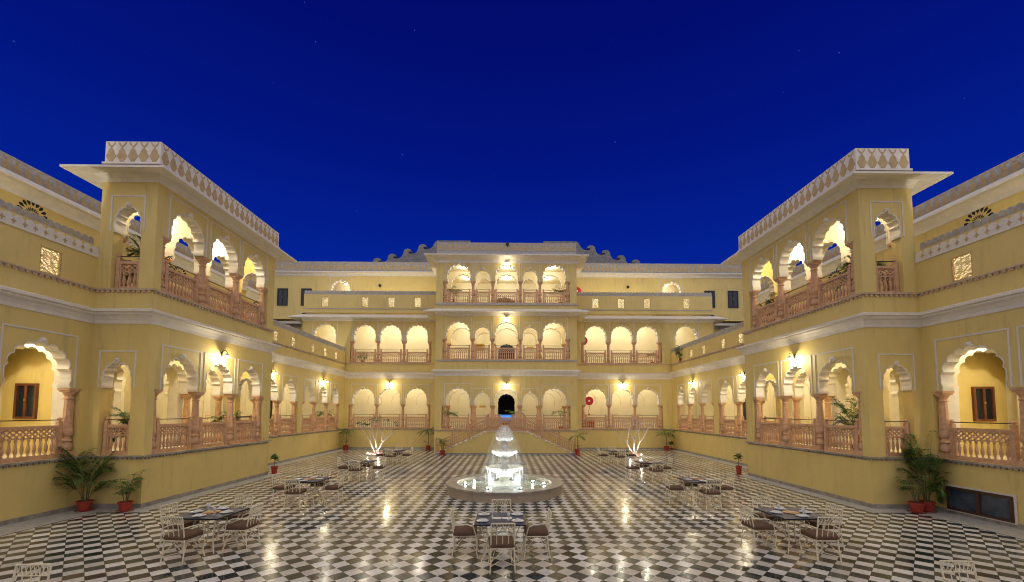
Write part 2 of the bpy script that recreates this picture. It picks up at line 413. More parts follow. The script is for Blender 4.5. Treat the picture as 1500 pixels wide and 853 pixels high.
def balustrade_mesh(W, dense=.155, h=.95):
    b = MB(); b.box(-W / 2, W / 2, -.045, .045, 0, .12); b.box(-W / 2, W / 2, -.05, .05, h - .09, h)
    b.box(-W / 2, -W / 2 + .035, -.04, .04, .12, h - .09); b.box(W / 2 - .035, W / 2, -.04, .04, .12, h - .09)
    n = max(3, round((W - .07) / dense)); p = (W - .07) / n; zt = .60
    for i in range(n):
        x = -W / 2 + .035 + p * (i + .5); r = p * .27
        b.lathe([(r * .9, .12), (r * .5, .17), (r, .25), (r * 1.15, .32), (r * .8, .42), (r * .45, .50), (r * .85, .54), (r * .95, zt)], (x, 0, 0), 6, cap=False)
    b.box(-W / 2 + .035, W / 2 - .035, -.02, .02, zt - .012, zt + .012)
    n2 = n; p2 = (W - .07) / n2
    for i in range(n2):     # lozenge lattice band
        x0 = -W / 2 + .035 + p2 * i; hh = (h - .09 - zt) / 2; t = p2 * .17
        for k in range(2):
            z0 = zt + hh * k
            b.prism([(x0, z0), (x0 + t, z0), (x0 + p2, z0 + hh - t * .6), (x0 + p2, z0 + hh), (x0 + p2 - t, z0 + hh), (x0, z0 + t * .6)], -.022, .022)
            b.prism([(x0 + p2, z0), (x0 + p2, z0 + t * .6), (x0 + t, z0 + hh), (x0, z0 + hh), (x0, z0 + hh - t * .6), (x0 + p2 - t, z0)], -.018, .018)
    return b.mesh('balustrade_lattice', M['pink'])
_bm = {}
def post_mesh(h=1.16):
    b = MB(); b.box(-.055, .055, -.055, .055, 0, h - .09); b.box(-.07, .07, -.07, .07, 0, .14)
    b.lathe([(.05, h - .09), (.035, h - .07), (.06, h - .04), (.055, h), (.02, h + .03)], (0, 0, 0), 8)
    return b.mesh('post', M['pink'])
POST = post_mesh()
def balustrade(root, fr, a, b, zf, nrm, rz, bar=True):
    """railing between u=a and b: two posts, a lattice panel, thin dark handrail"""
    W = b - a - .12; k = round(W, 2)
    if k not in _bm: _bm[k] = balustrade_mesh(W)
    p = fr((a + b) / 2, nrm, zf); q = inst('balustrade', _bm[k], root, p, rz)
    for u in (a, b): inst('post', POST, root, fr(u, nrm, zf), rz)
    if bar:
        key = ('bar', k)
        if key not in _bm:
            mb = MB(); mb.tube([(-W / 2 - .02, 0, 0), (W / 2 + .02, 0, 0)], .014, 6); _bm[key] = mb.mesh('handrail', M['bar'])
        inst('handrail', _bm[key], root, fr((a + b) / 2, nrm, zf + 1.11), rz)

def panel(mb, a, b, z0, z1, w=.045, n=.018):
    mb.box(a, a + w, 0, n, z0, z1); mb.box(b - w, b, 0, n, z0, z1); mb.box(a + w, b - w, 0, n, z1 - w, z1)

def arcade(root, fr, rz, U0, U1, zf, zt, groups, zs=2.02, th=.36, rail=True, panels=True, pn=.62, wallname='arcade_wall', mt='wall', lmat='white', bud=True, inner=False, nb=0):
    """one storey of an arcaded wall with its columns, white arch linings, panels and railings; zs above the floor"""
    Z = zf + zs
    mb = MB(fr)
    arch_wall(mb, U0, U1, zf, zt, th, groups, Z, nb)
    part(wallname, mb, M[mt], root)
    pm = MB((lambda f: (lambda u, n, z: f(u, n + nb, z)))(fr))
    for g in groups:
        o_ = g['o']; e_ = g.get('e', .27); zz = g.get('zs', Z)
        for (a, b, za) in o_:
            part('arch', lining(fr, a, b, zz, za, th, bud, nb), M[lmat], root, True)
            if panels:
                pm = MB((lambda f: (lambda u, n, z: f(u, n + nb, z)))(fr)); panel(pm, a - .10, b + .10, zz + .02, max(q[2] for q in o_) + .32 if g.get('even') else za + .33); part('panel_moulding', pm, M['line'], root)
        if g.get('cols', True):
            us = [o_[0][0] - .13] + [(o_[i][1] + o_[i + 1][0]) / 2 for i in range(len(o_) - 1)] + [o_[-1][1] + .13]
            for i, u in enumerate(us): column(root, fr(u, nb - th / 2, zf), zz - zf, rz)
        if rail and g.get('rail', True):
            for (a, b, za) in o_:
                balustrade(root, fr, a + .10, b - .10, zf, nb - th / 2, rz)

COVE = [(0, 5.72), (.03, 5.72), (.05, 5.82), (.12, 5.93), (.20, 6.00), (.20, 6.04), (.27, 6.07), (.27, 6.14), (0, 6.22)]
def shift(prof, dz, k=1): return [(p * k, z + dz) for p, z in prof]
def eave_prof(zw, p=.65, tip=None):
    """cove and thin sloping stone eave; zw = top of the wall below"""
    tip = tip if tip is not None else zw
    return [(0, zw - .10), (.03, zw - .10), (.06, zw + .02), (.16, zw + .12), (p, tip), (p, tip + .07), (.12, zw + .42), (0, zw + .46)]
def parapet_pattern(mb, u0, u1, z0, z1, n=.0):
    """bell shapes inlaid in ochre on a white band, proud by a few mm"""
    k = max(2, round((u1 - u0) / .33)); p = (u1 - u0) / k; h = z1 - z0
    for i in range(k):
        c = u0 + p * (i + .5)
        bell = [(c - p * .16, z0 + h * .02), (c + p * .16, z0 + h * .02), (c + p * .30, z0 + h * .14), (c + p * .47, z0 + h * .28), (c + p * .31, z0 + h * .42), (c + p * .24, z0 + h * .56), (c + p * .10, z0 + h * .66), (c, z0 + h * .70), (c - p * .10, z0 + h * .66), (c - p * .24, z0 + h * .56), (c - p * .31, z0 + h * .42), (c - p * .47, z0 + h * .28), (c - p * .30, z0 + h * .14)]
        mb.prism(bell, n, n + .012)
        for sg in (-1, 1):
            mb.prism([(c, z0 + h * .70), (c + sg * p * .26, z0 + h * .83), (c + sg * p * .38, z0 + h * .98), (c + sg * p * .26, z0 + h * .98), (c + sg * p * .18, z0 + h * .88), (c, z0 + h * .80)], n, n + .010 + .001 * sg)
def dentils(mb, u0, u1, z0, z1, n0, n1, pitch=.14, w=.07):
    k = int((u1 - u0) / pitch)
    for i in range(k): mb.box(u0 + pitch * (i + .5) - w / 2, u0 + pitch * (i + .5) + w / 2, n0, n1, z0, z1)

def jali_mesh(W, H, seed, nx=8, ny=11, th=.015, bw=.26):
    """pierced screen: a maze of short diagonal bars in a thin frame"""
    r = random.Random(seed); b = MB(); t = .03
    q = th * 2; b.box(-W / 2, W / 2, -q, q, 0, t); b.box(-W / 2, W / 2, -q, q, H - t, H); b.box(-W / 2, -W / 2 + t, -q, q, t, H - t); b.box(W / 2 - t, W / 2, -q, q, t, H - t)
    px, pz = (W - 2 * t) / nx, (H - 2 * t) / ny; q = px * bw
    for i in range(nx):
        for j in range(ny):
            x = -W / 2 + t + px * i; z = t + pz * j
            if r.random() < .5: pl = [(x - q / 2, z), (x + q / 2, z), (x + px + q / 2, z + pz), (x + px - q / 2, z + pz)]
            else: pl = [(x + px - q / 2, z), (x + px + q / 2, z), (x + q / 2, z + pz), (x - q / 2, z + pz)]
            b.prism([(min(max(u, -W / 2 + .004), W / 2 - .004), v) for u, v in pl], -th - .002 * ((i + j) % 2), th + .002 * ((i * 2 + j) % 3))
    return b.mesh('screen_lattice', M['ochre'])
def frosted():
    m = bpy.data.materials.new('added_backing'); m.use_nodes = True; n = m.node_tree.nodes; l = m.node_tree.links
    a = n.new('ShaderNodeBsdfTranslucent'); a.inputs[0].default_value = (.9, .88, .8, 1); c = n.new('ShaderNodeBsdfDiffuse'); c.inputs[0].default_value = (.5, .48, .4, 1); q = n.new('ShaderNodeMixShader'); q.inputs[0].default_value = .25
    l.new(a.outputs[0], q.inputs[1]); l.new(c.outputs[0], q.inputs[2]); l.new(q.outputs[0], n['Material Output'].inputs[0]); return m
M['frost'] = frosted()  # translucent backing added so the pierced screens look bright
def backing_mesh(W, H): b = MB(); b.box(-W / 2, W / 2, -.004, .004, 0, H); return b.mesh('added_backing', M['frost'])
BACKING = [backing_mesh(.56, .72), backing_mesh(.44, .58), backing_mesh(.54, .82)]
JALI = [jali_mesh(.58, .74, 3), jali_mesh(.46, .60, 5, 5, 7, .004, .20), jali_mesh(.56, .84, 9, 7, 10)]

def lamp_behind(label, wloc, e, r=.035):
    b = MB(); b.lathe([(.03, -.05), (.035, -.03), (.035, 0), (.02, .02)], (0, 0, 0), 8); me = b.mesh('terrace_spotlight', [M['blackmetal']])
    t = thing('terrace_spotlight', label, 'spotlight', wloc, 0, 'small lamps behind the pierced screens')
    g = link('bulb', SPH, t); g.scale = (r, r, r); h_ = link('housing', me, t); h_.location = (0, 0, .06)
    point(t, (wloc[0], wloc[1], wloc[2] - .12), e * .8, (1, .95, .82), .04)
    return t
b = MB(); b.lathe([(math.sin(PI * q / 6), -math.cos(PI * q / 6)) for q in range(7)], (0, 0, 0), 10); SPH = b.mesh('bulb', M['bulb'], True)
b = MB(); b.lathe([(math.sin(PI * q / 6), -math.cos(PI * q / 6)) for q in range(7)], (0, 0, 0), 10); SPHP = b.mesh('pool_bulb', M['poolbulb'], True)

def parapet_wall(root, fr, rz, U0, U1, z0, z1, wins, jm, jz, jw, jh, th=.22):
    """solid terrace parapet pierced by framed screens"""
    mb = MB(fr); us = [U0] + [x for c in wins for x in (c - jw / 2, c + jw / 2)] + [U1]
    for i in range(0, len(us), 2): mb.box(us[i], us[i + 1], -th, 0, z0, z1)
    for c in wins:
        mb.box(c - jw / 2, c + jw / 2, -th, 0, z0, jz); mb.box(c - jw / 2, c + jw / 2, -th, 0, jz + jh, z1)
    part('parapet_wall', mb, M['wall'], root)
    for c in wins:
        q = inst('pierced_screen', JALI[jm], root, fr(c, -.035 if jm != 1 else -.006, jz), rz)
        w_ = inst('added_backing', BACKING[jm], root, fr(c, -.075 if jm != 1 else -.022, jz + .01), rz)

def frieze(root, fr, u0, u1, z0, z1, n=.0, pitch=.262, name='scalloped_frieze', mt=('white', 'ochre'), th=.03, holes=True):
    k = max(1, round((u1 - u0) / pitch)); p = (u1 - u0) / k; mb = MB(fr); h = z1 - z0
    mb.box(u0, u1, n, n + th, z0, z0 + h * .42)
    for i in range(k):
        c = u0 + p * (i + .5); r = p * .47; zc = z1 - r
        mb.prism([(c + r * math.cos(t), zc + r * math.sin(t)) for t in [2 * PI * q / 12 for q in range(12)]], n, n + th + .003)
        mb.prism([(c - r * .55, z0 + h * .42), (c + r * .55, z0 + h * .42), (c + r * .6, zc), (c - r * .6, zc)], n, n + th + .0015)
    mb.k = 1
    if holes:
        for i in range(k + 1):
            c = u0 + p * i; zc = z0 + h * .46; r = p * .29
            if c - r < u0 or c + r > u1: continue
            mb.prism([(c, zc + r * 1.2), (c + r * .35, zc + r * .35), (c + r, zc), (c + r * .35, zc - r * .35), (c, zc - r * 1.2), (c - r * .35, zc - r * .35), (c - r, zc), (c - r * .35, zc + r * .35)], n + th + .003, n + th + .009)
    part(name, mb, [M[mt[0]], M[mt[1]]], root)

def window(root, fr, rz, a, b, z0, z1, n=0, leaves=2, wm='wood'):
    W, H = b - a, z1 - z0; c = (a + b) / 2; f = .07
    mb = MB(); mb.box(-W / 2, W / 2, -.05, .05, 0, f); mb.box(-W / 2, W / 2, -.05, .05, H - f, H); mb.box(-W / 2, -W / 2 + f, -.05, .05, f, H - f); mb.box(W / 2 - f, W / 2, -.05, .05, f, H - f)
    for i in range(1, leaves): x = -W / 2 + W * i / leaves; mb.box(x - .04, x + .04, -.045, .045, f, H - f)
    w = inst('window', mb.mesh('window', M[wm]), root, fr(c, n, z0), rz)
    mb = MB(); mb.box(-W / 2 + f * .8, W / 2 - f * .8, -.01, .01, f * .8, H - f * .8)
    p = link('pane', mb.mesh('pane', M['glass']), w)
    mb = MB(); mb.box(-.012, .012, -.075, -.05, H * .5, H * .56)
    h_ = link('handle', mb.mesh('handle', M['brass']), w); h_.location = (.0, 0, 0)
    return w

lamp_n = [0]
def ceiling_lamp(label, x, y, z, e=90, col=WHITE):
    t = thing('ceiling_lamp', label, 'ceiling lamp', (x, y, z), 0, 'round ceiling lamps inside the galleries')
    b = MB(); b.lathe([(.13, 0), (.14, -.02), (.12, -.03)], (0, 0, 0), 12)
    if 'clm' not in _bm:
        _bm['clm'] = b.mesh('fitting', M['blackmetal']); b = MB(); b.lathe([(.115, -.03), (.10, -.07), (.06, -.10), (.01, -.11)], (0, 0, 0), 12); _bm['cld'] = b.mesh('diffuser', M['dome'], True)
    link('fitting', _bm['clm'], t); link('diffuser', _bm['cld'], t)
    point(t, (x, y, z - .22), e * .41 * random.uniform(.8, 1.15), col, .09)

def wall_lamp(label, p, nrm, e=150, r=.08):
    """wrought bracket with a bell shade and a bare bright bulb; nrm = outward (x,y)"""
    ang = math.atan2(nrm[1], nrm[0])
    t = thing('wall_lamp', label, 'wall lamp', p, ang, 'wall lamps over the arcade arches')
    if 'wl' not in _bm:
        b = MB(); b.lathe([(.05, -.10), (.05, .10)], (0.012, 0, 0), 8); b.tube([(0, 0, .05), (.09, 0, .15), (.18, 0, .16), (.24, 0, .10), (.24, 0, .03)], .014, 6); _bm['wl'] = b.mesh('bracket', M['blackmetal'])
        b = MB(); b.lathe([(.03, .05), (.05, .03), (.075, -.02), (.095, -.06)], (.24, 0, 0), 12, cap=False); _bm['ws'] = b.mesh('lamp_shade', M['china'], True)
    link('bracket', _bm['wl'], t); link('lamp_shade', _bm['ws'], t)
    g = link('bulb', SPH, t); g.location = (.24, 0, -.05); g.scale = (r * .62,) * 3
    d = bpy.data.lights.new('lamp_light', 'POINT'); d.energy = e * .15; d.color = WARM; d.shadow_soft_size = .07
    q = bpy.data.objects.new('lamp_light', d); C.objects.link(q); q.parent = t; q.location = (.30, 0, -.16)
    return t

# ------------------------------------------------------------------ side wings and projecting bays
TC = [14.74, 16.70, 18.66]          # bay centres along the projecting bay
for s in (-1, 1):
    sd_ = SIDE[s]; fr = frx(s, XW); rz = PI / 2
    W = thing('palace_wing', ('long ochre arcaded wing with roof terrace behind the projecting bay ' + sd_), 'palace wing', (s * XW, 24, 0))
    # plinth, galleries
    mb = MB(fr); mb.box(-8, Y1, -.36, 0, 0, G); mb.box(Y2, YB, -.36, 0, 0, G); part('plinth', mb, M['wall'], W)
    mb = MB(fr); mb.box(-8, Y1, .001, .022, 0, .13); mb.box(Y2, YB - .02, .001, .022, 0, .13); part('skirting', mb, M['greystone'], W)
    near = [dict(o=ops([5.45, 7.7, 9.85], 1.75, 4.92)), dict(o=ops([11.93], 1.76, 4.92))]
    near = [dict(o=ops([5.55, 7.68, 9.81, 11.94], 1.76, 4.92))]
    arcade(W, fr, rz, -8, Y1, G, F1, near, zs=2.06)
    far = [dict(o=ops([21.4, 23.5, 25.55], 1.5, 4.78)), dict(o=ops([28.15, 30.15, 32.15], 1.42, 4.76))]
    arcade(W, fr, rz, Y2, YB, G, F1, far, zs=1.98)
    # gallery shell behind
    mb = MB(fr); mb.box(-8, YB + 3, -3.3, -.36, G - .1, G - .002); mb.box(-8, YB + 3, -3.3, -.36, 5.72, 5.86); part('gallery_slab', mb, M['cream'], W)
    mb = MB(fr); mb.box(-8, YB + 3, -3.55, -3.3, 0, 6.7); part('gallery_back_wall', mb, M['cream'], W)
    for u in (7.0, 10.87, 13.3, 15.72, 17.68, Y2 - .1, 27.0):     # cross arches
        mb = MB(lambda a, n, z, u=u: (s * (XW + a), u + n, z)); arch_wall(mb, .36, 3.3, G, 5.72, .3, [dict(o=[(.72, 2.94, 4.95)], e=0)], 3.65)
        part('cross_arch', mb, M['white' if u < 20 else 'cream'], W)
    mb = MB(); a_, c_ = sorted((s * (XW + .37), s * (XW + 3.3))); mb.box(a_, c_, 13.90, 14.15, G, 5.72); part('gallery_end_wall', mb, M['wall'], W)
    p_, q_ = sorted((s * 15.3, s * 16.0)); window(W, fry(13.90), 0, p_, q_, 2.72, 3.86, .03)
    # back-wall arch mouldings, doors and windows
    for c in [5.5, 9.0, 12.1, 14.74, 16.7, 18.66, 21.6, 23.6, 25.6, 28.2, 30.2, 32.2]:
        mb = MB(frx(s, XW + 3.3)); f_ = foil(c - .62, c + .62, 3.5, 4.7); f2 = foil(c - .58, c + .58, 3.5, 4.66)
        for (a, b_), (c2_, d2_) in zip(zip(f_, f_[1:]), zip(f2, f2[1:])): mb.add([(a[0], .012, a[1]), (b_[0], .012, b_[1]), (d2_[0], .012, d2_[1]), (c2_[0], .012, c2_[1])], [(0, 1, 2, 3)])
        mb.box(c - .62, c - .59, 0, .014, 2.0, 3.5); mb.box(c + .59, c + .62, 0, .014, 2.0, 3.5)
        part('arch_moulding', mb, M['gline'], W)
    for c in [5.5, 9.0, 12.1, 14.74, 16.7, 18.66, 21.6, 23.6, 25.6, 28.2, 30.2, 32.2]:
        mb = MB(frx(s, XW + 3.3))
        for k_, w_ in ((0, .42), (1, .27)):
            z0 = 1.8 + k_ * .12; z1 = 2.75 - k_ * .12
            mb.box(c - w_, c - w_ + .03, 0, .016, z0, z1); mb.box(c + w_ - .03, c + w_, 0, .016, z0, z1); mb.box(c - w_ + .03, c + w_ - .03, 0, .016, z1 - .03, z1)
        part('dado_frame', mb, M['yellowframe'], W)
    for u in (13.1, 24.5, 29.2): window(W, frx(s, XW + 3.3), rz, u - .42, u + .42, 2.55 if u < 20 else 1.75, 3.95, .02)
    # terrace, ledge, cornice, parapets
    mb = MB(fr); mb.box(-8, YB + 3, -4.1, -.36, 6.70, 6.848); part('terrace_slab', mb, M['greystone'], W)
    x0, x1 = sorted((s * XW, s * (XW + 5)))
    mb = MB(); mb.ring((x0, x1, -8, YB + 6), shift(COVE, 0, .85)); part('cornice', mb, M['white'], W)
    for (a, b_) in ((-8, Y1), (Y2, YB)):
        mb = MB(fr); mb.box(a, b_, 0, .075, G - .05, G + .004); dentils(mb, a, b_, G - .11, G - .05, 0, .05); part('sill_ledge', mb, M['greystone'], W)
        mb = MB(fr); mb.box(a, b_, 0, .06, 6.80, 6.85); dentils(mb, a, b_, 6.73, 6.80, 0, .045, .16, .09); part('stone_ledge', mb, M['ledge'], W)
    parapet_wall(W, fr, rz, -8, Y1, F1, 8.22, [5.0, 8.5, 12.02], 0, 6.87, .58, .74)
    frieze(W, fr, -2, Y1, 7.84, 8.18)
    frieze(W, fr, -2, Y1, 8.222, 8.50, n=-.2, pitch=.20, mt=('trim', 'ochre'), th=.05, name='cresting')
    parapet_wall(W, fr, rz, Y2, YB, F1, 7.76, [21.7, 23.8, 25.75, 28.35, 30.3, 32.2], 1, 6.90, .46, .60)
    frieze(W, fr, Y2, YB, 7.762, 8.12, n=-.14, pitch=.21, mt=('trim', 'ochre'), th=.10, name='cresting')
    # upper storey set back behind the terrace
    US = 17.2; fu = frx(s, US)
    mb = MB(fu); mb.box(-8, 29.6, -.3, 0, 6.85, 10.75); part('upper_wall', mb, M['wall'], W)
    x0, x1 = sorted((s * US, s * (US + 7)))
    mb = MB(); mb.ring((x0, x1, -8, 29.0), [(0, 10.45), (.04, 10.45), (.10, 10.62), (.30, 10.78), (.62, 10.74), (.62, 10.82), (.2, 11.10), (0, 11.12)]); part('eave', mb, M['white'], W)
    mb = MB(frx(s, US - .06)); mb.box(-8, 29.2, -.2, 0, 11.12, 11.70); part('upper_parapet', mb, M['trim'], W)
    mb = MB(frx(s, US - .06)); parapet_pattern(mb, 2, 29.1, 11.14, 11.68, .001); part('parapet_pattern', mb, M['ochre'], W)
    for c in (8.1, 15.0, 21.85, 28.7):       # fan-shaped vents
        mb = MB(fu)
        for ring_, (ra, rb, k) in enumerate(((.30, .50, 9), (.10, .24, 9))):
            for i in range(k):
                t = PI * (i + .5) / k; w_ = (PI / k) * (.34 if ring_ == 0 else .30); rm = (ra + rb) / 2
                pl = [(ra, t), (rm, t + w_), (rb - .03, t + w_ * .8), (rb, t), (rb - .03, t - w_ * .8), (rm, t - w_)]
                mb.prism([(c + r_ * math.cos(a_), 10.02 + r_ * math.sin(a_)) for r_, a_ in pl], .001, .012)
        part('fan_vent', mb, M['dark'], W)
    # lights of this wing
    nm = 'lamp in the ground gallery of the wing ' + sd_
    for i, y in enumerate((5.6, 9.4, 12.0)): ceiling_lamp(('wing gallery ceiling lamp, %s bay before the projecting bay ' + sd_) % ('third', 'second', 'first')[i], s * (XW + 1.85), y, 5.70, 110)
    for i, y in enumerate((22.3, 25.0, 28.6, 31.8)): ceiling_lamp(('wing gallery ceiling lamp, %s from the rear wing corner ' + sd_) % ('fourth', 'third', 'second', 'first')[i], s * (XW + 1.85), y, 5.70, 75)
    for i, y in enumerate((23.5, 30.15)): wall_lamp('wall lamp %s, wing %s' % (('just behind the projecting bay', 'beside the courtyard corner')[i], sd_), (s * XW, y, 5.13), (-s, 0), 135)
    for i, y in enumerate((5.0, 8.5, 12.02)): lamp_behind('spotlight behind the large pierced screen %s, terrace %s' % (('farthest in front', 'in the middle', 'beside the projecting bay')[i], sd_), (s * (XW + .42), y, 7.62), 40, .03)
    for i, y in enumerate((21.7, 23.8, 25.75, 28.35, 30.3, 32.2)): lamp_behind('spotlight behind the %s small screen after the bay, %s' % (('first', 'second', 'third', 'fourth', 'fifth', 'sixth')[i], sd_), (s * (XW + .36), y, 7.50), 14, .02)

    # ---------------- projecting bay
    B = thing('projecting_bay', 'two-storey ochre projecting bay with open arched upper loggia ' + sd_, 'pavilion tower', (s * (XT + .9), (Y1 + Y2) / 2, 0))
    ft = frx(s, XT); ff = fry(Y1, s); fb = lambda u, n, z: (s * u, Y2 + n, z)
    mb = MB(ft); mb.box(Y1, Y2, -.36, 0, 0, G); part('plinth', mb, M['wall'], B)
    for f_ in (ff, fb): mb = MB(f_); mb.box(XT + .36, XW + .05, -.36, 0, 0, G); part('plinth_end', mb, M['wall'], B)
    mb = MB(); x0, x1 = sorted((s * XT, s * (XW + .3)))
    mb.ring((x0, x1, Y1, Y2), [(0, 0), (.024, 0), (.024, .13), (0, .13)]); part('skirting', mb, M['greystone'], B)
    mb = MB(); mb.ring((x0, x1, Y1, Y2), [(0, G - .05), (.08, G - .05), (.08, G + .006), (0, G + .006)]); mb.fr = ft; dentils(mb, Y1, Y2, G - .11, G - .052, 0, .05)
    mb.fr = ff; dentils(mb, XT, XW, G - .11, G - .052, 0, .05); part('sill_ledge', mb, M['greystone'], B)
    g3 = [dict(o=ops(TC, 1.60, 4.83))]
    arcade(B, ft, rz, Y1, Y2, G, F1, g3, zs=2.08)
    for f_ in (ff, fb):
        arcade(B, f_, 0, XT + .36, XW + .05, G, F1, [dict(o=[(11.86, 12.82, 4.55)], e=0, cols=False)], zs=2.1)
    arcade(B, fr, rz, Y1 + .36, Y2 - .36, G, 5.72, [dict(o=ops(TC, 1.60, 4.83), rail=False, e=.19)], zs=2.08, wallname='inner_arcade_wall', mt='cream', panels=False, nb=-.01, bud=False)
    mb = MB(ft); mb.box(Y1 + .36, Y2 - .36, -1.8, -.36, G - .1, G - .001); mb.box(Y1 + .36, Y2 - .36, -1.8, -.36, 5.72, 5.84); mb.box(Y1 + .36, Y2 - .36, -2.1, -.36, 6.72, F1 + .002); part('floor_slab', mb, M['cream'], B)
    # loggia above
    g4 = [dict(o=ops(TC, 1.60, 9.88))]
    arcade(B, ft, rz, Y1, Y2, F1, 10.6, g4, zs=1.86)
    arcade(B, fr, rz, Y1 + .36, Y2 - .36, F1, 10.6, [dict(o=ops(TC, 1.60, 9.88), e=.19)], zs=1.86, nb=.355, mt='white', panels=False, wallname='inner_loggia_wall')
    for f_ in (ff, fb):
        arcade(B, f_, 0, XT + .36, XW - .005, F1, 10.6, [dict(o=[(11.84, 12.74, 9.58)], e=0, cols=False)], zs=1.86)
    mb = MB(ft); mb.box(Y1 + .36, Y2 - .36, -1.43, -.36, 10.42, 10.58); part('loggia_ceiling', mb, M['white'], B)
    mb = MB(); mb.ring((x0, x1, Y1, Y2), shift(COVE, .006)); part('cornice', mb, M['white'], B)
    mb = MB(); mb.ring((x0, x1, Y1, Y2), [(0, 6.80), (.07, 6.80), (.07, 6.862), (0, 6.862)]); mb.fr = ft; dentils(mb, Y1, Y2, 6.73, 6.80, 0, .05, .16, .09)
    mb.fr = ff; dentils(mb, XT, XW, 6.73, 6.80, 0, .05, .16, .09); part('stone_ledge', mb, M['ledge'], B)
    x0, x1 = sorted((s * XT, s * XW))
    mb = MB(); mb.ring((x0, x1, Y1, Y2), eave_prof(10.44, .68, 10.46)); part('eave', mb, M['white'], B)
    mb = MB(); mb.slab([(x0, Y1), (x1, Y1), (x1, Y2), (x0, Y2)], 10.78, 10.96); part('roof', mb, M['trim'], B)
    x0 -= .08 if s > 0 else -.10; x1 += .08 if s < 0 else -.10
    mb = MB(); mb.ring((x0, x1, Y1 - .08, Y2 + .08), [(-.2, 10.96), (0, 10.96), (0, 11.66), (-.2, 11.66)]); mb.ring((x0, x1, Y1 - .08, Y2 + .08), [(0, 10.90), (.05, 10.90), (.05, 10.955), (0, 10.955)]); part('parapet', mb, M['white'], B)
    mb = MB(frx(s, XT - .08)); parapet_pattern(mb, Y1 - .06, Y2 + .06, 10.98, 11.65, .001); mb.fr = fry(Y1 - .08, s); parapet_pattern(mb, XT - .06, XW - .12, 10.98, 11.65, .001)
    part('parapet_pattern', mb, M['ochre'], B)
    for i, y in enumerate((15.2, 18.3)):
        w_ = ('front', 'rear')[i]
        ceiling_lamp('ground ceiling lamp in the %s half of the bay %s' % (w_, sd_), s * (XW - .65), y, 5.70, 70)
        ceiling_lamp('loggia ceiling lamp in the %s half of the bay %s' % (w_, sd_), s * (XW - .9), y, 10.40, 85)
        ceiling_lamp('gallery ceiling lamp behind the %s half of the projecting bay %s' % (w_, sd_), s * (XW + 1.85), y, 5.70, 70)
    wall_lamp('bright wall lamp over the middle arch of the projecting bay ' + sd_, (s * XT, 16.7, 5.20), (-s, 0), 170, .085)

# small cellar window low in the plinth, this side only
cw = thing('cellar_window', 'wide low double window with brown frame set in the plinth', 'window', (XW - .03, 11.93, .13), PI / 2)
mb = MB(); L_ = .84; mb.box(-L_, L_, -.04, .05, 0, .07); mb.box(-L_, L_, -.04, .05, .61, .68); mb.box(-L_, -L_ + .07, -.04, .05, .07, .61); mb.box(L_ - .07, L_, -.04, .05, .07, .61); mb.box(-.05, .05, -.04, .05, .07, .61)
link('window_frame', mb.mesh('window_frame', M['wood2']), cw)
mb = MB(); mb.box(-L_ - .04, L_ + .04, -.02, .02, .68, .72); mb.box(-L_ - .04, L_ + .04, -.02, .02, -.04, 0); mb.box(-L_ - .04, -L_, -.02, .02, 0, .68); mb.box(L_, L_ + .04, -.02, .02, 0, .68); link('surround', mb.mesh('surround', M['line']), cw)
for k in (-1, 1):
    mb = MB(); mb.box(.05 * k, (L_ - .07) * k, -.01, .012, .07, .61); link('pane', mb.mesh('pane', M['cellarglass']), cw)

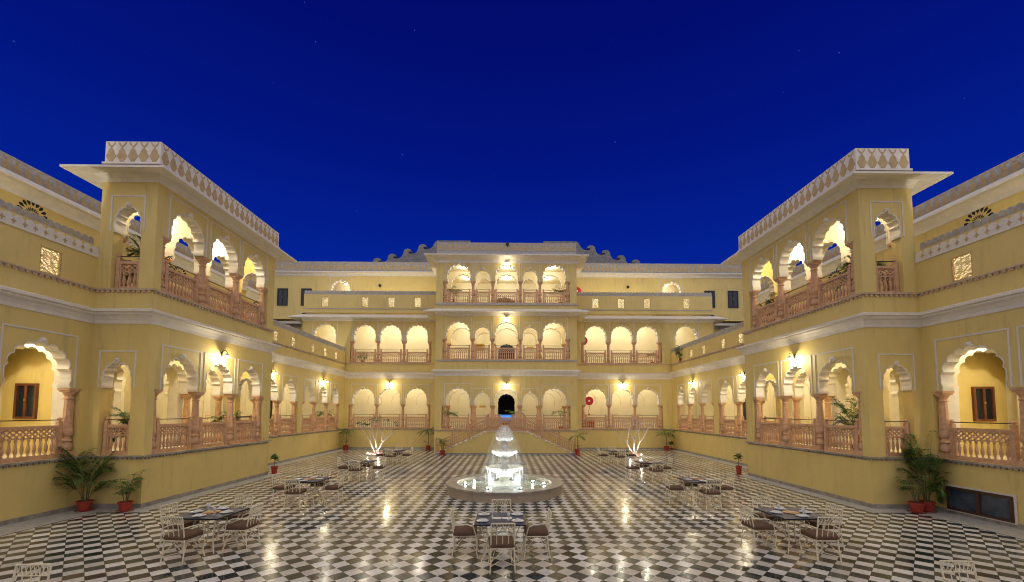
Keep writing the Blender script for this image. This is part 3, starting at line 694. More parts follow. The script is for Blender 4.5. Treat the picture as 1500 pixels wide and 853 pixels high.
# ------------------------------------------------------------------ rear wing
R = thing('rear_palace_wing', 'three-storey ochre rear wing with arcades, screens and long roof parapet', 'palace wing', (0, YB + 2, 0))
fr = fry(YB)
def cx(*a): return sorted([PX + q for q in a])
for k, (a, b_) in enumerate(((-XW, PX - 5.33), (PX + 5.33, XW))):
    cs = [PX + (-1 if k == 0 else 1) * q for q in (7.25, 9.37, 11.45)]; cs.sort()
    mb = MB(fr); mb.box(a, b_, -.36, 0, 0, G); part('plinth', mb, M['wall'], R)
    mb = MB(fr); mb.box(a, b_, .001, .022, 0, .13); part('skirting', mb, M['greystone'], R)
    mb = MB(fr); mb.box(a, b_, 0, .07, G - .07, G + .003); part('sill_ledge', mb, M['greystone'], R)
    mb = MB(fr); mb.box(a, b_, 0, .07, 6.78, 6.853); part('stone_ledge', mb, M['ledge'], R)
    arcade(R, fr, 0, a, b_, G, 6.6, [dict(o=ops(cs, 1.80, 4.85))], zs=1.95)
    sg = -1 if k == 0 else 1
    U0, U1 = sorted((PX + sg * 5.33, sg * 16.65))
    mb = MB(fr); mb.box(U0, U1, -.36, 0, 6.6, F1); part('floor_band', mb, M['wall'], R)
    gs = [dict(o=ops(cs, 1.82, 10.0))]; ex = dict(o=ops([PX + sg * 14.66], 1.85, 10.05), e=0, cols=False, rail=False)
    gs = [ex] + gs if sg < 0 else gs + [ex]
    arcade(R, fr, 0, U0, U1, F1, 10.6, gs, zs=1.80)
    parapet_wall(R, fr, 0, U0, U1, 10.95, 12.45, cx(*[sg * q for q in (7.25, 9.37, 11.5, 14.75)]), 2, 11.42, .56, .84)
    frieze(R, fr, U0, U1, 12.452, 12.80, n=-.16, pitch=.26, mt=('trim', 'ochre'), th=.12, name='cresting')
    mb = MB(fr); mb.box(U0, U1, 0, .05, 11.26, 11.31); part('ledge_moulding', mb, M['trim'], R)
    # top storey, set back
    f2 = fry(37.2); V0, V1 = sorted((PX + sg * 5.0, sg * 25.0))
    arcade(R, f2, 0, V0, V1, 11.1, 15.05, [dict(o=ops([PX + sg * 14.75], 1.75, 14.62), e=0, cols=False, rail=False)], zs=2.3)
    for (wa, wb) in ((17.5, 18.4), (19.6, 20.5)):
        p_, q_ = sorted((sg * wa, sg * wb)); mbw = window(R, f2, 0, p_, q_, 12.28, 13.82, .03, 2, 'dark')
    mb = MB(f2); mb.box(V0, V1, -1.2, -1.0, 14.75, 15.0) ; part('lintel_band', mb, M['red'] if False else M['pink'], R)
    # roof parapet and pattern
    mb = MB(fry(36.95)); a_, c_ = sorted((PX + sg * 5.0, sg * 25)); mb.box(a_, c_, -.25, 0, 15.40, 16.20); part('roof_parapet', mb, M['trim'], R)
    mb = MB(fry(36.95)); parapet_pattern(mb, a_, c_, 15.46, 16.17, .001); part('parapet_pattern', mb, M['ochre'], R)
    # rooftop gable with scroll crest
    pts = [(12.6, 16.0), (12.6, 16.85)]
    for hx, hz, nx_ in ((12.0, 17.17, 16.93), (10.62, 17.58, 17.28), (9.2, 18.06, 17.74), (7.82, 18.50, 18.16)):
        pts += [(hx + .46, hz - .52), (hx + .40, hz - .22), (hx + .28, hz - .06), (hx + .10, hz), (hx - .10, hz - .01), (hx - .25, hz - .07), (hx - .34, hz - .18), (hx - .30, hz - .27), (hx - .14, hz - .27), (hx - .04, hz - .33), (hx - .10, hz - .43), (hx - .30, hz - .48), (hx - .55, hz - .46), (hx - .78, hz - .34)]
    pts += [(6.95, 18.25), (6.80, 18.50), (6.65, 18.75), (6.45, 18.86), (3.4, 18.86), (3.4, 16.0)]
    pts = [(PX + sg * x, z) for x, z in pts]
    mb = MB(fry(38.6)); mb.prism(pts, -1.0, 0); part('rooftop_gable', mb, M['shaded_trim'], R)
    for (x, nm, yy, z, e_) in ((9.37, 'over the middle arch of the three', YB, 5.25, 125),):
        wall_lamp('wall lamp on the rear wing, middle of three arches, %s' % SIDE[sg], (PX + sg * x, yy, z), (0, -1), e_)
    for i, q in enumerate((7.25, 9.37, 11.5, 14.75)):
        lamp_behind('spotlight behind the %s rear screen from the pavilion, %s' % (('first', 'second', 'third', 'fourth')[i], SIDE[sg]), (PX + sg * q, YB + .40, 12.12), 26, .035)
    for i, q in enumerate((7.2, 9.4, 11.6)):
        o_ = ('first', 'second', 'third')[i]
        ceiling_lamp('rear ground gallery ceiling lamp, %s from the pavilion %s' % (o_, SIDE[sg]), PX + sg * q, YB + 1.6, 5.70, 55)
        ceiling_lamp('rear first-floor gallery ceiling lamp, %s from the pavilion %s' % (o_, SIDE[sg]), PX + sg * q, YB + 1.6, 10.45, 52, (1, .92, .76))
    ceiling_lamp('ceiling lamp in the lone first-floor arch room %s' % SIDE[sg], PX + sg * 14.8, YB + 1.6, 10.45, 50, (1, .92, .76))
    ceiling_lamp('ceiling lamp in the lone top-floor arch room %s' % SIDE[sg], PX + sg * 14.75, 38.4, 14.7, 60, (1, .85, .66))
# slabs and back walls
def holed_wall(y, z0, z1, hole, th=.25, U=17):
    mb = MB(fry(y)); a, b_, za, zs_ = hole
    arch_wall(mb, -U, U, z0, z1, th, [dict(o=[(a, b_, za)], e=0)], zs_); return mb
mb = MB(); mb.slab([(-17, YB + .36), (17, YB + .36), (17, 37.2), (-17, 37.2)], G - .1, G - .003); part('ground_gallery_slab', mb, M['greystone'], R)
mb = MB(); mb.slab([(-17, YB + .36), (17, YB + .36), (17, 37.5), (-17, 37.5)], 5.72, F1 - .003); part('first_floor_slab', mb, M['cream'], R)
mb = MB(); mb.slab([(-17, YB + .36), (17, YB + .36), (17, 37.2), (-17, 37.2)], 10.52, 11.1); part('second_floor_slab', mb, M['cream'], R)
mb = MB(); mb.slab([(-25, 37.56), (25, 37.56), (25, 41), (-25, 41)], 15.05, 15.38); part('roof_slab', mb, M['cream'], R)
part('ground_back_wall', holed_wall(37.0, G, 5.72, (PX - .74, PX + .74, 4.5, 3.45)), M['cream'], R)
part('first_floor_back_wall', holed_wall(37.0, F1, 10.52, (PX - .72, PX + .72, 8.9, 8.1)), M['cream'], R)
mb = MB(fry(39.6)); mb.box(-25, 25, -.2, 0, 11.1, 15.05); part('top_back_wall', mb, M['cream'], R)
for x in (-16.8, 16.8, -25, 25):
    mb = MB(); mb.box(x - .15, x + .15, (YB + .36 if abs(x) < 20 else 37.56), 39.4, (0 if abs(x) < 20 else 11.1), (11 if abs(x) < 20 else 15.05))
    part('end_wall', mb, M['wall'], R)
for c in [PX + q for q in (-14.66, -11.45, -9.37, -7.25, -3.62, 3.62, 7.25, 9.37, 11.45, 14.66)]:
    mb = MB(fry(37.0)); f_ = foil(c - .62, c + .62, 3.5, 4.6); f2 = foil(c - .58, c + .58, 3.5, 4.56)
    for (a, b_), (c2_, d2_) in zip(zip(f_, f_[1:]), zip(f2, f2[1:])): mb.add([(a[0], .012, a[1]), (b_[0], .012, b_[1]), (d2_[0], .012, d2_[1]), (c2_[0], .012, c2_[1])], [(0, 1, 2, 3)])
    part('arch_moulding', mb, M['gline'], R)
for c in [PX + q for q in (-11.45, -9.37, -7.25, 7.25, 9.37, 11.45)]:
    mb = MB(fry(37.0)); mb.box(c - .42, c - .39, 0, .016, 1.8, 2.75); mb.box(c + .39, c + .42, 0, .016, 1.8, 2.75); mb.box(c - .39, c + .39, 0, .016, 2.71, 2.75)
    part('dado_frame', mb, M['yellowframe'], R)
mb = MB(); mb.ring((-XW - 4, XW + 4, YB, YB + 8), shift(COVE, -.10, .8)); part('cornice', mb, M['white'], R)
mb = MB(); mb.ring((-16.7, 16.7, YB, YB + 3), eave_prof(10.36, .78, 10.40)); part('eave', mb, M['white'], R)
mb = MB(); mb.ring((-25, 25, 37.22, 41), eave_prof(10.45, .85, 10.5)); part('low_eave', mb, M['trim'], R)
for sg in (-1, 1):
    mb = MB(fry(37.2)); a_, c_ = sorted((sg * 17.2, sg * 25)); mb.box(a_, c_, -.3, 0, 4, 10.4); part('rear_block_wall', mb, M['wall'], R)
mb = MB(); mb.ring((-25, 25, 37.2, 41), [(0, 14.98), (.05, 14.98), (.08, 15.1), (.22, 15.22), (.34, 15.24), (.34, 15.34), (0, 15.40)]); part('roof_cornice', mb, M['white'], R)

# ------------------------------------------------------------------ central pavilion
Pv = thing('central_pavilion', 'three-storey central pavilion of arcades with deep eaves behind the fountain', 'pavilion', (PX, YP + 1, 0))
fr = fry(YP); hw = 5.33; A0, A1 = PX - hw, PX + hw
def pops(za, zb, zc, in_=False): return [(PX + c - w / 2, PX + c + w / 2, z) for c, w, z in ((-3.62, 1.83, za), (-1.8, 1.2, zb), (0, 1.8, zc), (1.8, 1.2, zb), (3.62, 1.83, za))]
mb = MB(fr); mb.box(A0, A1, -.36, 0, 0, G); part('plinth', mb, M['wall'], Pv)
mb = MB(fr); mb.box(A0, A1, 0, .07, G - .08, G + .002); part('sill_ledge', mb, M['greystone'], Pv)
mb = MB(fr); mb.box(A0 - .01, A1 + .01, 0, .07, 6.75, 6.852); mb.box(A0 - .05, A1 + .05, 0, .10, 11.02, 11.152); part('stone_ledge', mb, M['trim'], Pv)
lv = [(G, F1, 1.85, (4.74, 4.39, 4.74)), (F1, F2, 1.62, (9.77, 9.42, 9.77)), (F2, 14.45, 1.74, (14.2, 13.82, 14.2))]
for i, (zf, zt, zs_, za) in enumerate(lv):
    arcade(Pv, fr, 0, A0, A1, zf, zt, [dict(o=pops(*za), even=False)], zs=zs_)
    if i == 0:      # the doorway bay has no railing of its own: the stair landing meets it
        pass
    arcade(Pv, fry(YB - .02), 0, A0 + .36, A1 - .36, zf, (5.72, 10.5, 14.4)[i], [dict(o=pops(*za), rail=False)], zs=zs_, mt='cream' if i else 'white', panels=False, bud=False, th=.3, wallname='inner_arcade_wall')
    for x in (A0, A1 - .36):
        mb = MB(); mb.box(x, x + .36, YP + .36, (YB, YB, 37.2)[i], (0, F1, F2)[i] if i == 0 else (0, F1, F2)[i], zt)
        part('side_wall', mb, M['wall'], Pv)
    mb = MB(); mb.slab([(A0 + .36, YP + .36), (A1 - .36, YP + .36), (A1 - .36, YB + .4), (A0 + .36, YB + .4)], zf - .3, zf - .001); part('floor_slab', mb, M['cream'], Pv)
    zc = (5.72, 10.5, 14.4)[i]
    mb = MB(); mb.slab([(A0 + .36, YP + .36), (A1 - .36, YP + .36), (A1 - .36, YB + .4 if i < 2 else 37.2), (A0 + .36, YB + .4 if i < 2 else 37.2)], zc, zc + .05); part('ceiling_slab', mb, M['cream'], Pv)
    for k, x in enumerate((-3.4, 0, 3.4)):
        w_ = ('the leafy tree side', 'the middle', 'the bare tree side')[k]
        ceiling_lamp('ceiling lamp of the pavilion arcade, %s storey, towards %s' % (('ground', 'first', 'top')[i], w_), PX + x, YP + 1.25, zc - .02, (34, 46, 44)[i], (1, .93, .80))
        ceiling_lamp('ceiling lamp in the pavilion hall, %s storey, towards %s' % (('ground', 'first', 'top')[i], w_), PX + x, YB + 1.6, (5.70, 10.45, 14.35)[i], (34, 44, 38)[i], (1, .93, .80))
mb = holed_wall(37.2, F2, 14.45, (PX - 1.0, PX + 1.0, 13.1, 12.4), .2, 4.97); mb.v = [(x + (PX if True else 0), y, z) for x, y, z in mb.v]; part('top_hall_back_wall', mb, M['cream'], Pv)
mb = MB(fry(37.2)); mb.box(A0 + .4, PX - 1.1, .0, .03, 13.55, 13.63); mb.box(PX + 1.1, A1 - .4, .0, .03, 13.55, 13.63); mb.box(A0 + .4, A1 - .4, .0, .03, 13.78, 13.82); part('red_band', mb, M['pink'], Pv)
mb = MB(); mb.ring((A0, A1, YP, YB + 4), shift(COVE, -.09, .9)); part('cornice', mb, M['white'], Pv)
mb = MB(); mb.ring((A0, A1, YP, YB + 4), eave_prof(10.30, .80, 10.36)); part('eave', mb, M['white'], Pv)
mb = MB(); mb.ring((A0, A1, YP, YB + 5), eave_prof(14.36, .80, 14.62)); part('top_eave', mb, M['white'], Pv)
mb = MB(fry(YP)); mb.box(A0, A1, -4.5, 0, 14.9, 15.22); part('roof', mb, M['trim'], Pv)
mb = MB(); mb.ring((A0 + .02, A1 - .02, YP - .02, YP + 4.4), [(-.2, 15.222), (0, 15.222), (0, 15.86), (-.2, 15.86)]); part('parapet', mb, M['trim'], Pv)
mb = MB(fry(YP - .02)); parapet_pattern(mb, A0 + .04, A1 - .04, 15.24, 15.84, .001); part('parapet_pattern', mb, M['ochre'], Pv)
# dark entrance passage with blue-lit far end; dark glazed arch above
def arch_fill(u0, u1, z0, zs_, za, n0, n1, fr): mb = MB(fr); mb.prism([(u0, z0)] + foil(u0, u1, zs_, za) + [(u1, z0)], n0, n1); return mb
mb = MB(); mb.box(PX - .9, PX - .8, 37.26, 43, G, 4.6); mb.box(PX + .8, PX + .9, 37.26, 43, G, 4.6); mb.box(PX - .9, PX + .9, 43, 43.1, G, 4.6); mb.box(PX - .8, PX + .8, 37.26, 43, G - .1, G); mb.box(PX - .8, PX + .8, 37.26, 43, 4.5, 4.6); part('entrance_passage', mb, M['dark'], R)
mb = MB(); mb.box(PX - .8, PX + .8, 42.9, 42.98, 2.1, 2.65); part('blue_lit_panel', mb, M['bluelit'], R)
part('dark_arched_door', arch_fill(PX - .72, PX + .72, F1, 8.1, 8.9, -.2, -.12, fry(37.0)), M['glass'], R)
for k, z in ((0, 5.02), (1, 10.05)):
    wall_lamp(('wall lamp over the central pavilion entrance', 'bright lamp in the crown of the middle first-floor arch')[k], (PX, YP if k == 0 else YP - .0, z), (0, -1), (110, 90)[k])
wall_lamp('bright lamp over the middle arch of the top storey', (PX, YP, 14.38 - .12), (0, -1), 60)

# ------------------------------------------------------------------ double staircase
S = thing('double_staircase', 'double stone staircase with two flights meeting at a landing before the entrance', 'staircase', (PX, 30.5, 0))
ya, yb_ = 29.75, 31.3; LW = 1.35; n_ = 10; tr = .345; rs = G / n_ - .004
for sg in (-1, 1):
    fs_ = lambda u, n, z, sg=sg: (PX + sg * u, ya - n, z)
    pl = [(LW, 0), (LW, G - .04)]
    for i in range(n_): pl += [(LW + tr * i, rs * (n_ - i) - .04)] if i else []; pl += [(LW + tr * (i + 1), rs * (n_ - i) - .04)]
    pl += [(LW + tr * n_, 0)]
    q = []
    for p_ in pl:
        if not q or abs(p_[0] - q[-1][0]) + abs(p_[1] - q[-1][1]) > 1e-4: q.append(p_)
    mb = MB(fs_); mb.prism(q, -(yb_ - ya), 0); part('flight_wall', mb, M['wall'], S)
    mb = MB(fs_)
    for i in range(n_): z = rs * (n_ - i); mb.box(LW + tr * i - .0, LW + tr * (i + 1) + .03, -(yb_ - ya) + .01, .05, z - .039, z)
    part('tread', mb, M['white'], S)
    mb = MB(fs_); mb.box(0, LW + tr * n_ + .1, .001, .03, 0, .10); part('skirting', mb, M['greystone'], S)
    # sloping balustrade in three panels
    us = [LW + .02, LW + 1.2, LW + 2.38, LW + 3.50]; zl = lambda u: max(0, G - (u - LW) / (tr * n_) * G)
    for j, u in enumerate(us + [.42]):
        inst('post', POST, S, (PX + sg * u, ya + .06, zl(u) if u > LW else G), 0, (1.15, 1.15, .92 if j != 3 else 1.0))
    for j in range(3):
        a, c_ = us[j] + .06, us[j + 1] - .06; mb = MB(lambda u, n, z, sg=sg: (PX + sg * u, ya + .06 + n, z))
        for zo, h_ in ((.10, .09), (.58, .04), (.78, .09)): mb.prism([(a, zl(a) + zo), (c_, zl(c_) + zo), (c_, zl(c_) + zo + h_), (a, zl(a) + zo + h_)], -.045 + (.02 if h_ < .05 else 0), .045 - (.02 if h_ < .05 else 0))
        k = 8
        for i in range(k):
            u = a + (c_ - a) * (i + .5) / k
            mb.lathe([(.03, zl(u) + .17), (.018, zl(u) + .24), (.038, zl(u) + .33), (.02, zl(u) + .5), (.03, zl(u) + .60)], (u, 0, 0), 6, cap=False)
            mb.tube([(u - .06, 0, zl(u) + .60), (u, 0, zl(u) + .74), (u + .06, 0, zl(u) + .60)], .013, 4, False)
        part('balustrade_lattice', mb, M['pink'], S)
balustrade(S, lambda u, n, z: (PX + u, ya + .06 - n, z), -.42, .42, G, 0, 0, False)
for sg in (-1, 1): balustrade(S, lambda u, n, z: (PX + u, ya + .06 - n, z), min(sg * .5, sg * 1.28), max(sg * .5, sg * 1.28), G, 0, 0, False)
mb = MB(); mb.box(PX - LW, PX + LW, ya, yb_, 0, G - .045); part('landing_wall', mb, M['wall'], S)
mb = MB(); mb.box(PX - LW - .0, PX + LW + .0, ya - .05, YP - .005, G - .044, G - .006); part('landing_slab', mb, M['white'], S)

# ------------------------------------------------------------------ fountain
FX, FY = PX, 16.15
Fo = thing('fountain', 'white three-tiered marble fountain in a round lit pool with water falling', 'fountain', (FX, FY, 0))
def fpart(name, prof, mt, n=64, sm=True, z=0, wob=None):
    b = MB(); b.lathe(prof, (0, 0, z), n, False, wob); return link(name, b.mesh(name, mt, sm), Fo)
fpart('pool_wall', [(2.12, 0), (2.12, .30), (1.80, .30), (1.80, .03), (0.01, .03)], plaster('pool_stone', (.42, .34, .24), (.16, .13, .10), .6), sm=False)
fpart('pool_rim', [(1.76, .30), (1.76, .36), (2.18, .36), (2.18, .295), (1.76, .295)], M['greystone'], sm=False)
fpart('water_surface', [(1.79, .24), (.01, .24)], M['pool'])
fpart('base_block', [(.62, .03), (.62, .30), (.45, .34), (.36, .36)], M['fount'], 8, False)
fpart('pedestal', [(.36, .34), (.22, .40), (.17, .46), (.28, .54), (.30, .62), (.24, .72), (.14, .78), (.17, .82), (.12, .84)], M['fount'], 24)
def bowl(r, z, h, n):
    wob = lambda i, j: 1 + (.045 * math.cos(j / 64 * 2 * PI * n) if 3 <= i <= 6 else 0)
    fpart('bowl', [(.10, z - h), (r * .45, z - h * .86), (r * .78, z - h * .55), (r * .93, z - .06), (r * 1.05, z - .035), (r * 1.05, z + .02), (r * .93, z + .015), (r * .6, z - h * .25), (.02, z - h * .5)], M['fount'], 64, True, 0, wob)
    b = MB()        # lobed apron of falling drops round the rim
    b.lathe([(r * 1.04, z), (r * 1.04, z - .07)], (0, 0, 0), 96, False, lambda i, j: 1 + .045 * math.cos(j / 96 * 2 * PI * n)); link('rim_lip', b.mesh('rim_lip', M['fount'], True), Fo)
bowl(.64, .90, .24, 18); bowl(.44, 1.50, .25, 14); bowl(.30, 2.00, .19, 10)
fpart('stem', [(.12, .74), (.15, .86), (.10, .98), (.16, 1.08), (.16, 1.16), (.10, 1.26), (.13, 1.32)], M['fount'], 24)
fpart('stem', [(.10, 1.36), (.12, 1.48), (.08, 1.56), (.13, 1.66), (.13, 1.72), (.07, 1.80), (.10, 1.86)], M['fount'], 24)
fpart('finial', [(.06, 1.86), (.07, 2.02), (.03, 2.08), (.05, 2.11), (.0, 2.15)], M['fount'], 16)
def arc(r0, z0, r1, z1, top, n=10):
    out = []
    for i in range(n + 1):
        t = i / n; z = z0 + (z1 - z0) * t + 4 * top * t * (1 - t); out.append((max(r0 + (r1 - r0) * t, .004), z))
    return out
rr_ = random.Random(4)
b = MB(); b.lathe([(.01, 2.44), (.10, 2.43), (.19, 2.38), (.26, 2.29), (.31, 2.16), (.335, 2.02)], (0, 0, 0), 48, False); o = link('water_dome', b.mesh('water_dome', M['veil2'], True), Fo)
b = MB(); b.lathe(arc(.03, 2.12, .62, .92, .62, 16), (0, 0, 0), 64, False); b.lathe([(.20, 2.38), (.36, 2.2), (.50, 1.9), (.62, 1.55), (.73, 1.15), (.84, .7), (.93, .25)], (0, 0, 0), 64, False); link('water_veil', b.mesh('water_veil', M['veil'], True), Fo)
b = MB()
for (r, z0, z1, k) in ((.68, .90, .25, 14), (.465, 1.5, 1.1, 8), (.32, 2.0, 1.7, 5)):
    for i in range(k):
        t = 2 * PI * (i + rr_.random() * .7) / k; q = rr_.uniform(.4, 1); c, s_ = math.cos(t), math.sin(t)
        b.tube([(r * c, r * s_, z0), ((r + .015) * c, (r + .015) * s_, z0 - .12), ((r + .03) * c, (r + .03) * s_, z0 + (z1 - z0) * q)], [.006, .005, .0025], 4, False)
for i in range(12):     # thin arcing jets from the finial
    t = rr_.uniform(0, 2 * PI); R1 = rr_.choice((.6, .28, .30)) * rr_.uniform(.85, 1.1)
    a_ = arc(.02, 2.12, R1, (.25 if R1 > .5 else 1.98), .30 + .48 * min(R1, 1), 9)[: rr_.randint(6, 10)]
    b.tube([(r * math.cos(t), r * math.sin(t), z) for r, z in a_], .0032, 3, False)
o = link('water_jet', b.mesh('water_jet', M['stream']), Fo)
for i, (x, y) in enumerate(((-1.48, .15), (-1.18, .62), (-.52, .45), (.42, .40), (1.10, .55), (1.50, .12), (-.6, -.9), (.6, -.9))):
    t = thing('pool_lamp', 'underwater pool lamp %s of the fountain pool' % ('at the west rim', 'at the rear west edge', 'close behind and west of the pedestal', 'close behind and east of the pedestal', 'at the rear east edge', 'at the east rim', 'in the front west part', 'in the front east part')[i], 'pool lamp', (FX + x, FY + y, .24), 0, 'white lamps in the fountain pool')
    b = MB(); b.lathe([(.05, -.05), (.07, -.02), (.075, .03), (.05, .035)], (0, 0, 0), 10); link('housing', b.mesh('housing', M['blackmetal']), t)
    g = link('bulb', SPHP, t); g.scale = (.035, .035, .03) if i < 6 else (.02, .02, .02); g.location = (0, 0, .05)
    point(t, (FX + x, FY + y, .40), 1.2, COOL, .05)
    d = bpy.data.lights.new('lamp_beam', 'SPOT'); d.energy = (52, 52, 36, 36, 52, 52, 66, 66)[i]; d.spot_size = math.radians(58); d.spot_blend = .6; d.shadow_soft_size = .04; d.color = COOL
    q = bpy.data.objects.new('lamp_beam', d); C.objects.link(q); q.parent = t; q.location = (0, 0, .10)
    q.rotation_euler = Vector((-x, -y, 1.05)).to_track_quat('-Z', 'Y').to_euler()

# ------------------------------------------------------------------ chairs
def T(mb, *pts, r=.0125, n=6): mb.tube(pts, r, n)
def chair_parts():
    P = {}
    for k, sx_ in (('leg_front_a', -1), ('leg_front_b', 1)):
        b = MB(); T(b, (sx_ * .225, .22, .44), (sx_ * .235, .25, .30), (sx_ * .215, .235, .14), (sx_ * .235, .265, .0)); P[k] = b
    for k, sx_ in (('leg_back_a', -1), ('leg_back_b', 1)):
        b = MB(); T(b, (sx_ * .22, -.22, .44), (sx_ * .225, -.235, .2), (sx_ * .235, -.27, 0)); P[k] = b
    b = MB(); T(b, (-.22, -.22, .44), (-.225, .22, .44), (.225, .22, .44), (.22, -.22, .44), (-.22, -.22, .44)); T(b, (-.22, 0, .44), (.22, 0, .44), r=.007); P['seat_frame'] = b
    b = MB(); bk = lambda x, z: (x, -.22 - (z - .44) * .17, z)
    T(b, bk(-.22, .44), bk(-.22, .92)); T(b, bk(.22, .44), bk(.22, .92)); T(b, bk(-.22, .92), bk(.22, .92)); T(b, bk(-.22, .78), bk(.22, .78), r=.008); T(b, bk(-.22, .50), bk(.22, .50), r=.009)
    for i in range(4):
        x = -.22 + .11 * i; T(b, bk(x, .78), bk(x + .055, .92), bk(x + .11, .78), r=.0065, n=5); T(b, bk(x, .92), bk(x + .055, .78), bk(x + .11, .92), r=.0065, n=5)
    for x in (-.11, 0, .11): T(b, bk(x, .50), bk(x, .78), r=.0075, n=5)
    P['backrest'] = b
    for k, sx_ in (('arm_a', -1), ('arm_b', 1)):
        b = MB(); T(b, (sx_ * .222, -.262, .69), (sx_ * .25, -.12, .70), (sx_ * .265, .06, .69), (sx_ * .262, .17, .64), (sx_ * .25, .20, .55), (sx_ * .225, .22, .44)); P[k] = b
    b = MB()
    for sx_ in (-1, 1): T(b, (sx_ * .225, .235, .15), (0, .0, .16), (sx_ * .23, -.25, .13), r=.008, n=5); T(b, (sx_ * .228, .23, .16), (sx_ * .1, 0, .43), r=.007, n=5); T(b, (sx_ * .225, -.24, .16), (sx_ * .1, 0, .43), r=.007, n=5)
    T(b, (-.225, -.235, .20), (0, -.225, .40), (.225, -.235, .20), r=.007, n=5); T(b, (-.225, .23, .20), (0, .225, .40), (.225, .23, .20), r=.007, n=5)
    P['stretcher'] = b
    b = MB(); w, d_ = .225, .225       # plump box cushion
    ring_ = lambda k, z: [(sx_ * (w - k) , sy * (d_ - k), z) for sx_, sy in ((-1, -1), (0, -1.02), (1, -1), (1.02, 0), (1, 1), (0, 1.02), (-1, 1), (-1.02, 0))]
    vs = ring_(.02, .45) + ring_(-.012, .47) + ring_(-.018, .515) + ring_(.0, .545) + ring_(.05, .555)
    b.add(vs, [(i * 8 + j, i * 8 + (j + 1) % 8, (i + 1) * 8 + (j + 1) % 8, (i + 1) * 8 + j) for i in range(4) for j in range(8)] + [list(range(8))[::-1], list(range(32, 40))]); P['seat_cushion'] = b
    return P
CP = {k: v.mesh(k.split('_a')[0].split('_b')[0] if k[:3] in ('leg', 'arm') else k, M['cushion'] if 'cushion' in k else M['iron'], True) for k, v in chair_parts().items()}
def make_chair():
    t = thing('garden_chair', 'x', 'chair', (0, 0, 0), 0, 'iron chairs round the courtyard tables')
    for k, me in CP.items():
        nm = 'leg' if k.startswith('leg') else 'arm' if k.startswith('arm') else k
        link(nm, me, t)
    return t
chair0 = make_chair(); used = [0]
def put_chair(x, y, rz, label):
    c = chair0 if not used[0] else copy_tree(chair0)
    used[0] = 1; c.location = (x, y, 0); c.rotation_euler = (0, 0, rz); c['label'] = label
# ------------------------------------------------------------------ tables
def table_parts():
    P = {}
    b = MB(); b.box(-.515, .515, -.515, .515, .725, .752); P['top_edge'] = (b, M['tableedge'])
    b = MB(); b.box(-.505, .505, -.505, .505, .752, .757); P['tabletop'] = (b, M['table'])
    for i, (sx_, sy) in enumerate(((-1, -1), (1, -1), (1, 1), (-1, 1))):
        b = MB(); b.tube([(sx_ * .40, sy * .40, .725), (sx_ * .33, sy * .33, .50), (sx_ * .26, sy * .26, .30), (sx_ * .30, sy * .30, .12), (sx_ * .38, sy * .38, 0)], .013, 6); P['leg%d' % i] = (b, M['iron'])
    b = MB(); b.tube([(.28 * math.cos(a), .28 * math.sin(a), .40) for a in [2 * PI * i / 16 for i in range(17)]], .009, 5, False)
    for i in range(8):
        a = PI * i / 4; b.tube([(.20 * math.cos(a), .20 * math.sin(a), .72), (.34 * math.cos(a + .3), .34 * math.sin(a + .3), .56), (.28 * math.cos(a + .4), .28 * math.sin(a + .4), .40)], .007, 5)
    b.tube([(-.42, -.42, .71), (.42, -.42, .71), (.42, .42, .71), (-.42, .42, .71), (-.42, -.42, .71)], .012, 6); P['iron_frame'] = (b, M['iron'])
    return P
TP = {k: (b.mesh(k, m_, k[:3] in ('leg', 'iro'))) for k, (b, m_) in table_parts().items()}
b = MB(); b.lathe([(.0, 0), (.07, 0), (.125, .016), (.128, .020), (.07, .008), (.0, .006)], (0, 0, 0), 24, False); PLATE = b.mesh('plate', M['china'], True)
b = MB(); b.add([(-.07, -.09, 0), (.07, -.09, 0), (.06, .09, 0), (-.06, .09, 0), (-.04, -.07, .03), (.04, -.07, .03), (.0, .07, .045)], [(0, 3, 2, 1), (0, 1, 5, 4), (1, 2, 6, 5), (2, 3, 6), (3, 0, 4, 6), (4, 5, 6)]); NAP = b.mesh('napkin', M['napkin'])
b = MB(); b.lathe([(0, 0), (.15, 0), (.17, .015), (.155, .012), (0, .006)], (0, 0, 0), 20, False); TRAY = b.mesh('serving_tray', M['trayw'], True)
b = MB(); b.box(-.21, -.01, -.08, .08, 0, .003); b.box(.01, .21, -.08, .08, 0, .0035); CARD = b.mesh('menu_card', M['china'])
b = MB(); b.lathe([(.03, 0), (.032, .004), (.005, .01), (.005, .06), (.03, .09), (.034, .13), (.030, .15)], (0, 0, 0), 12, False); GLS = b.mesh('wine_glass', M['china'], True)
names = {}
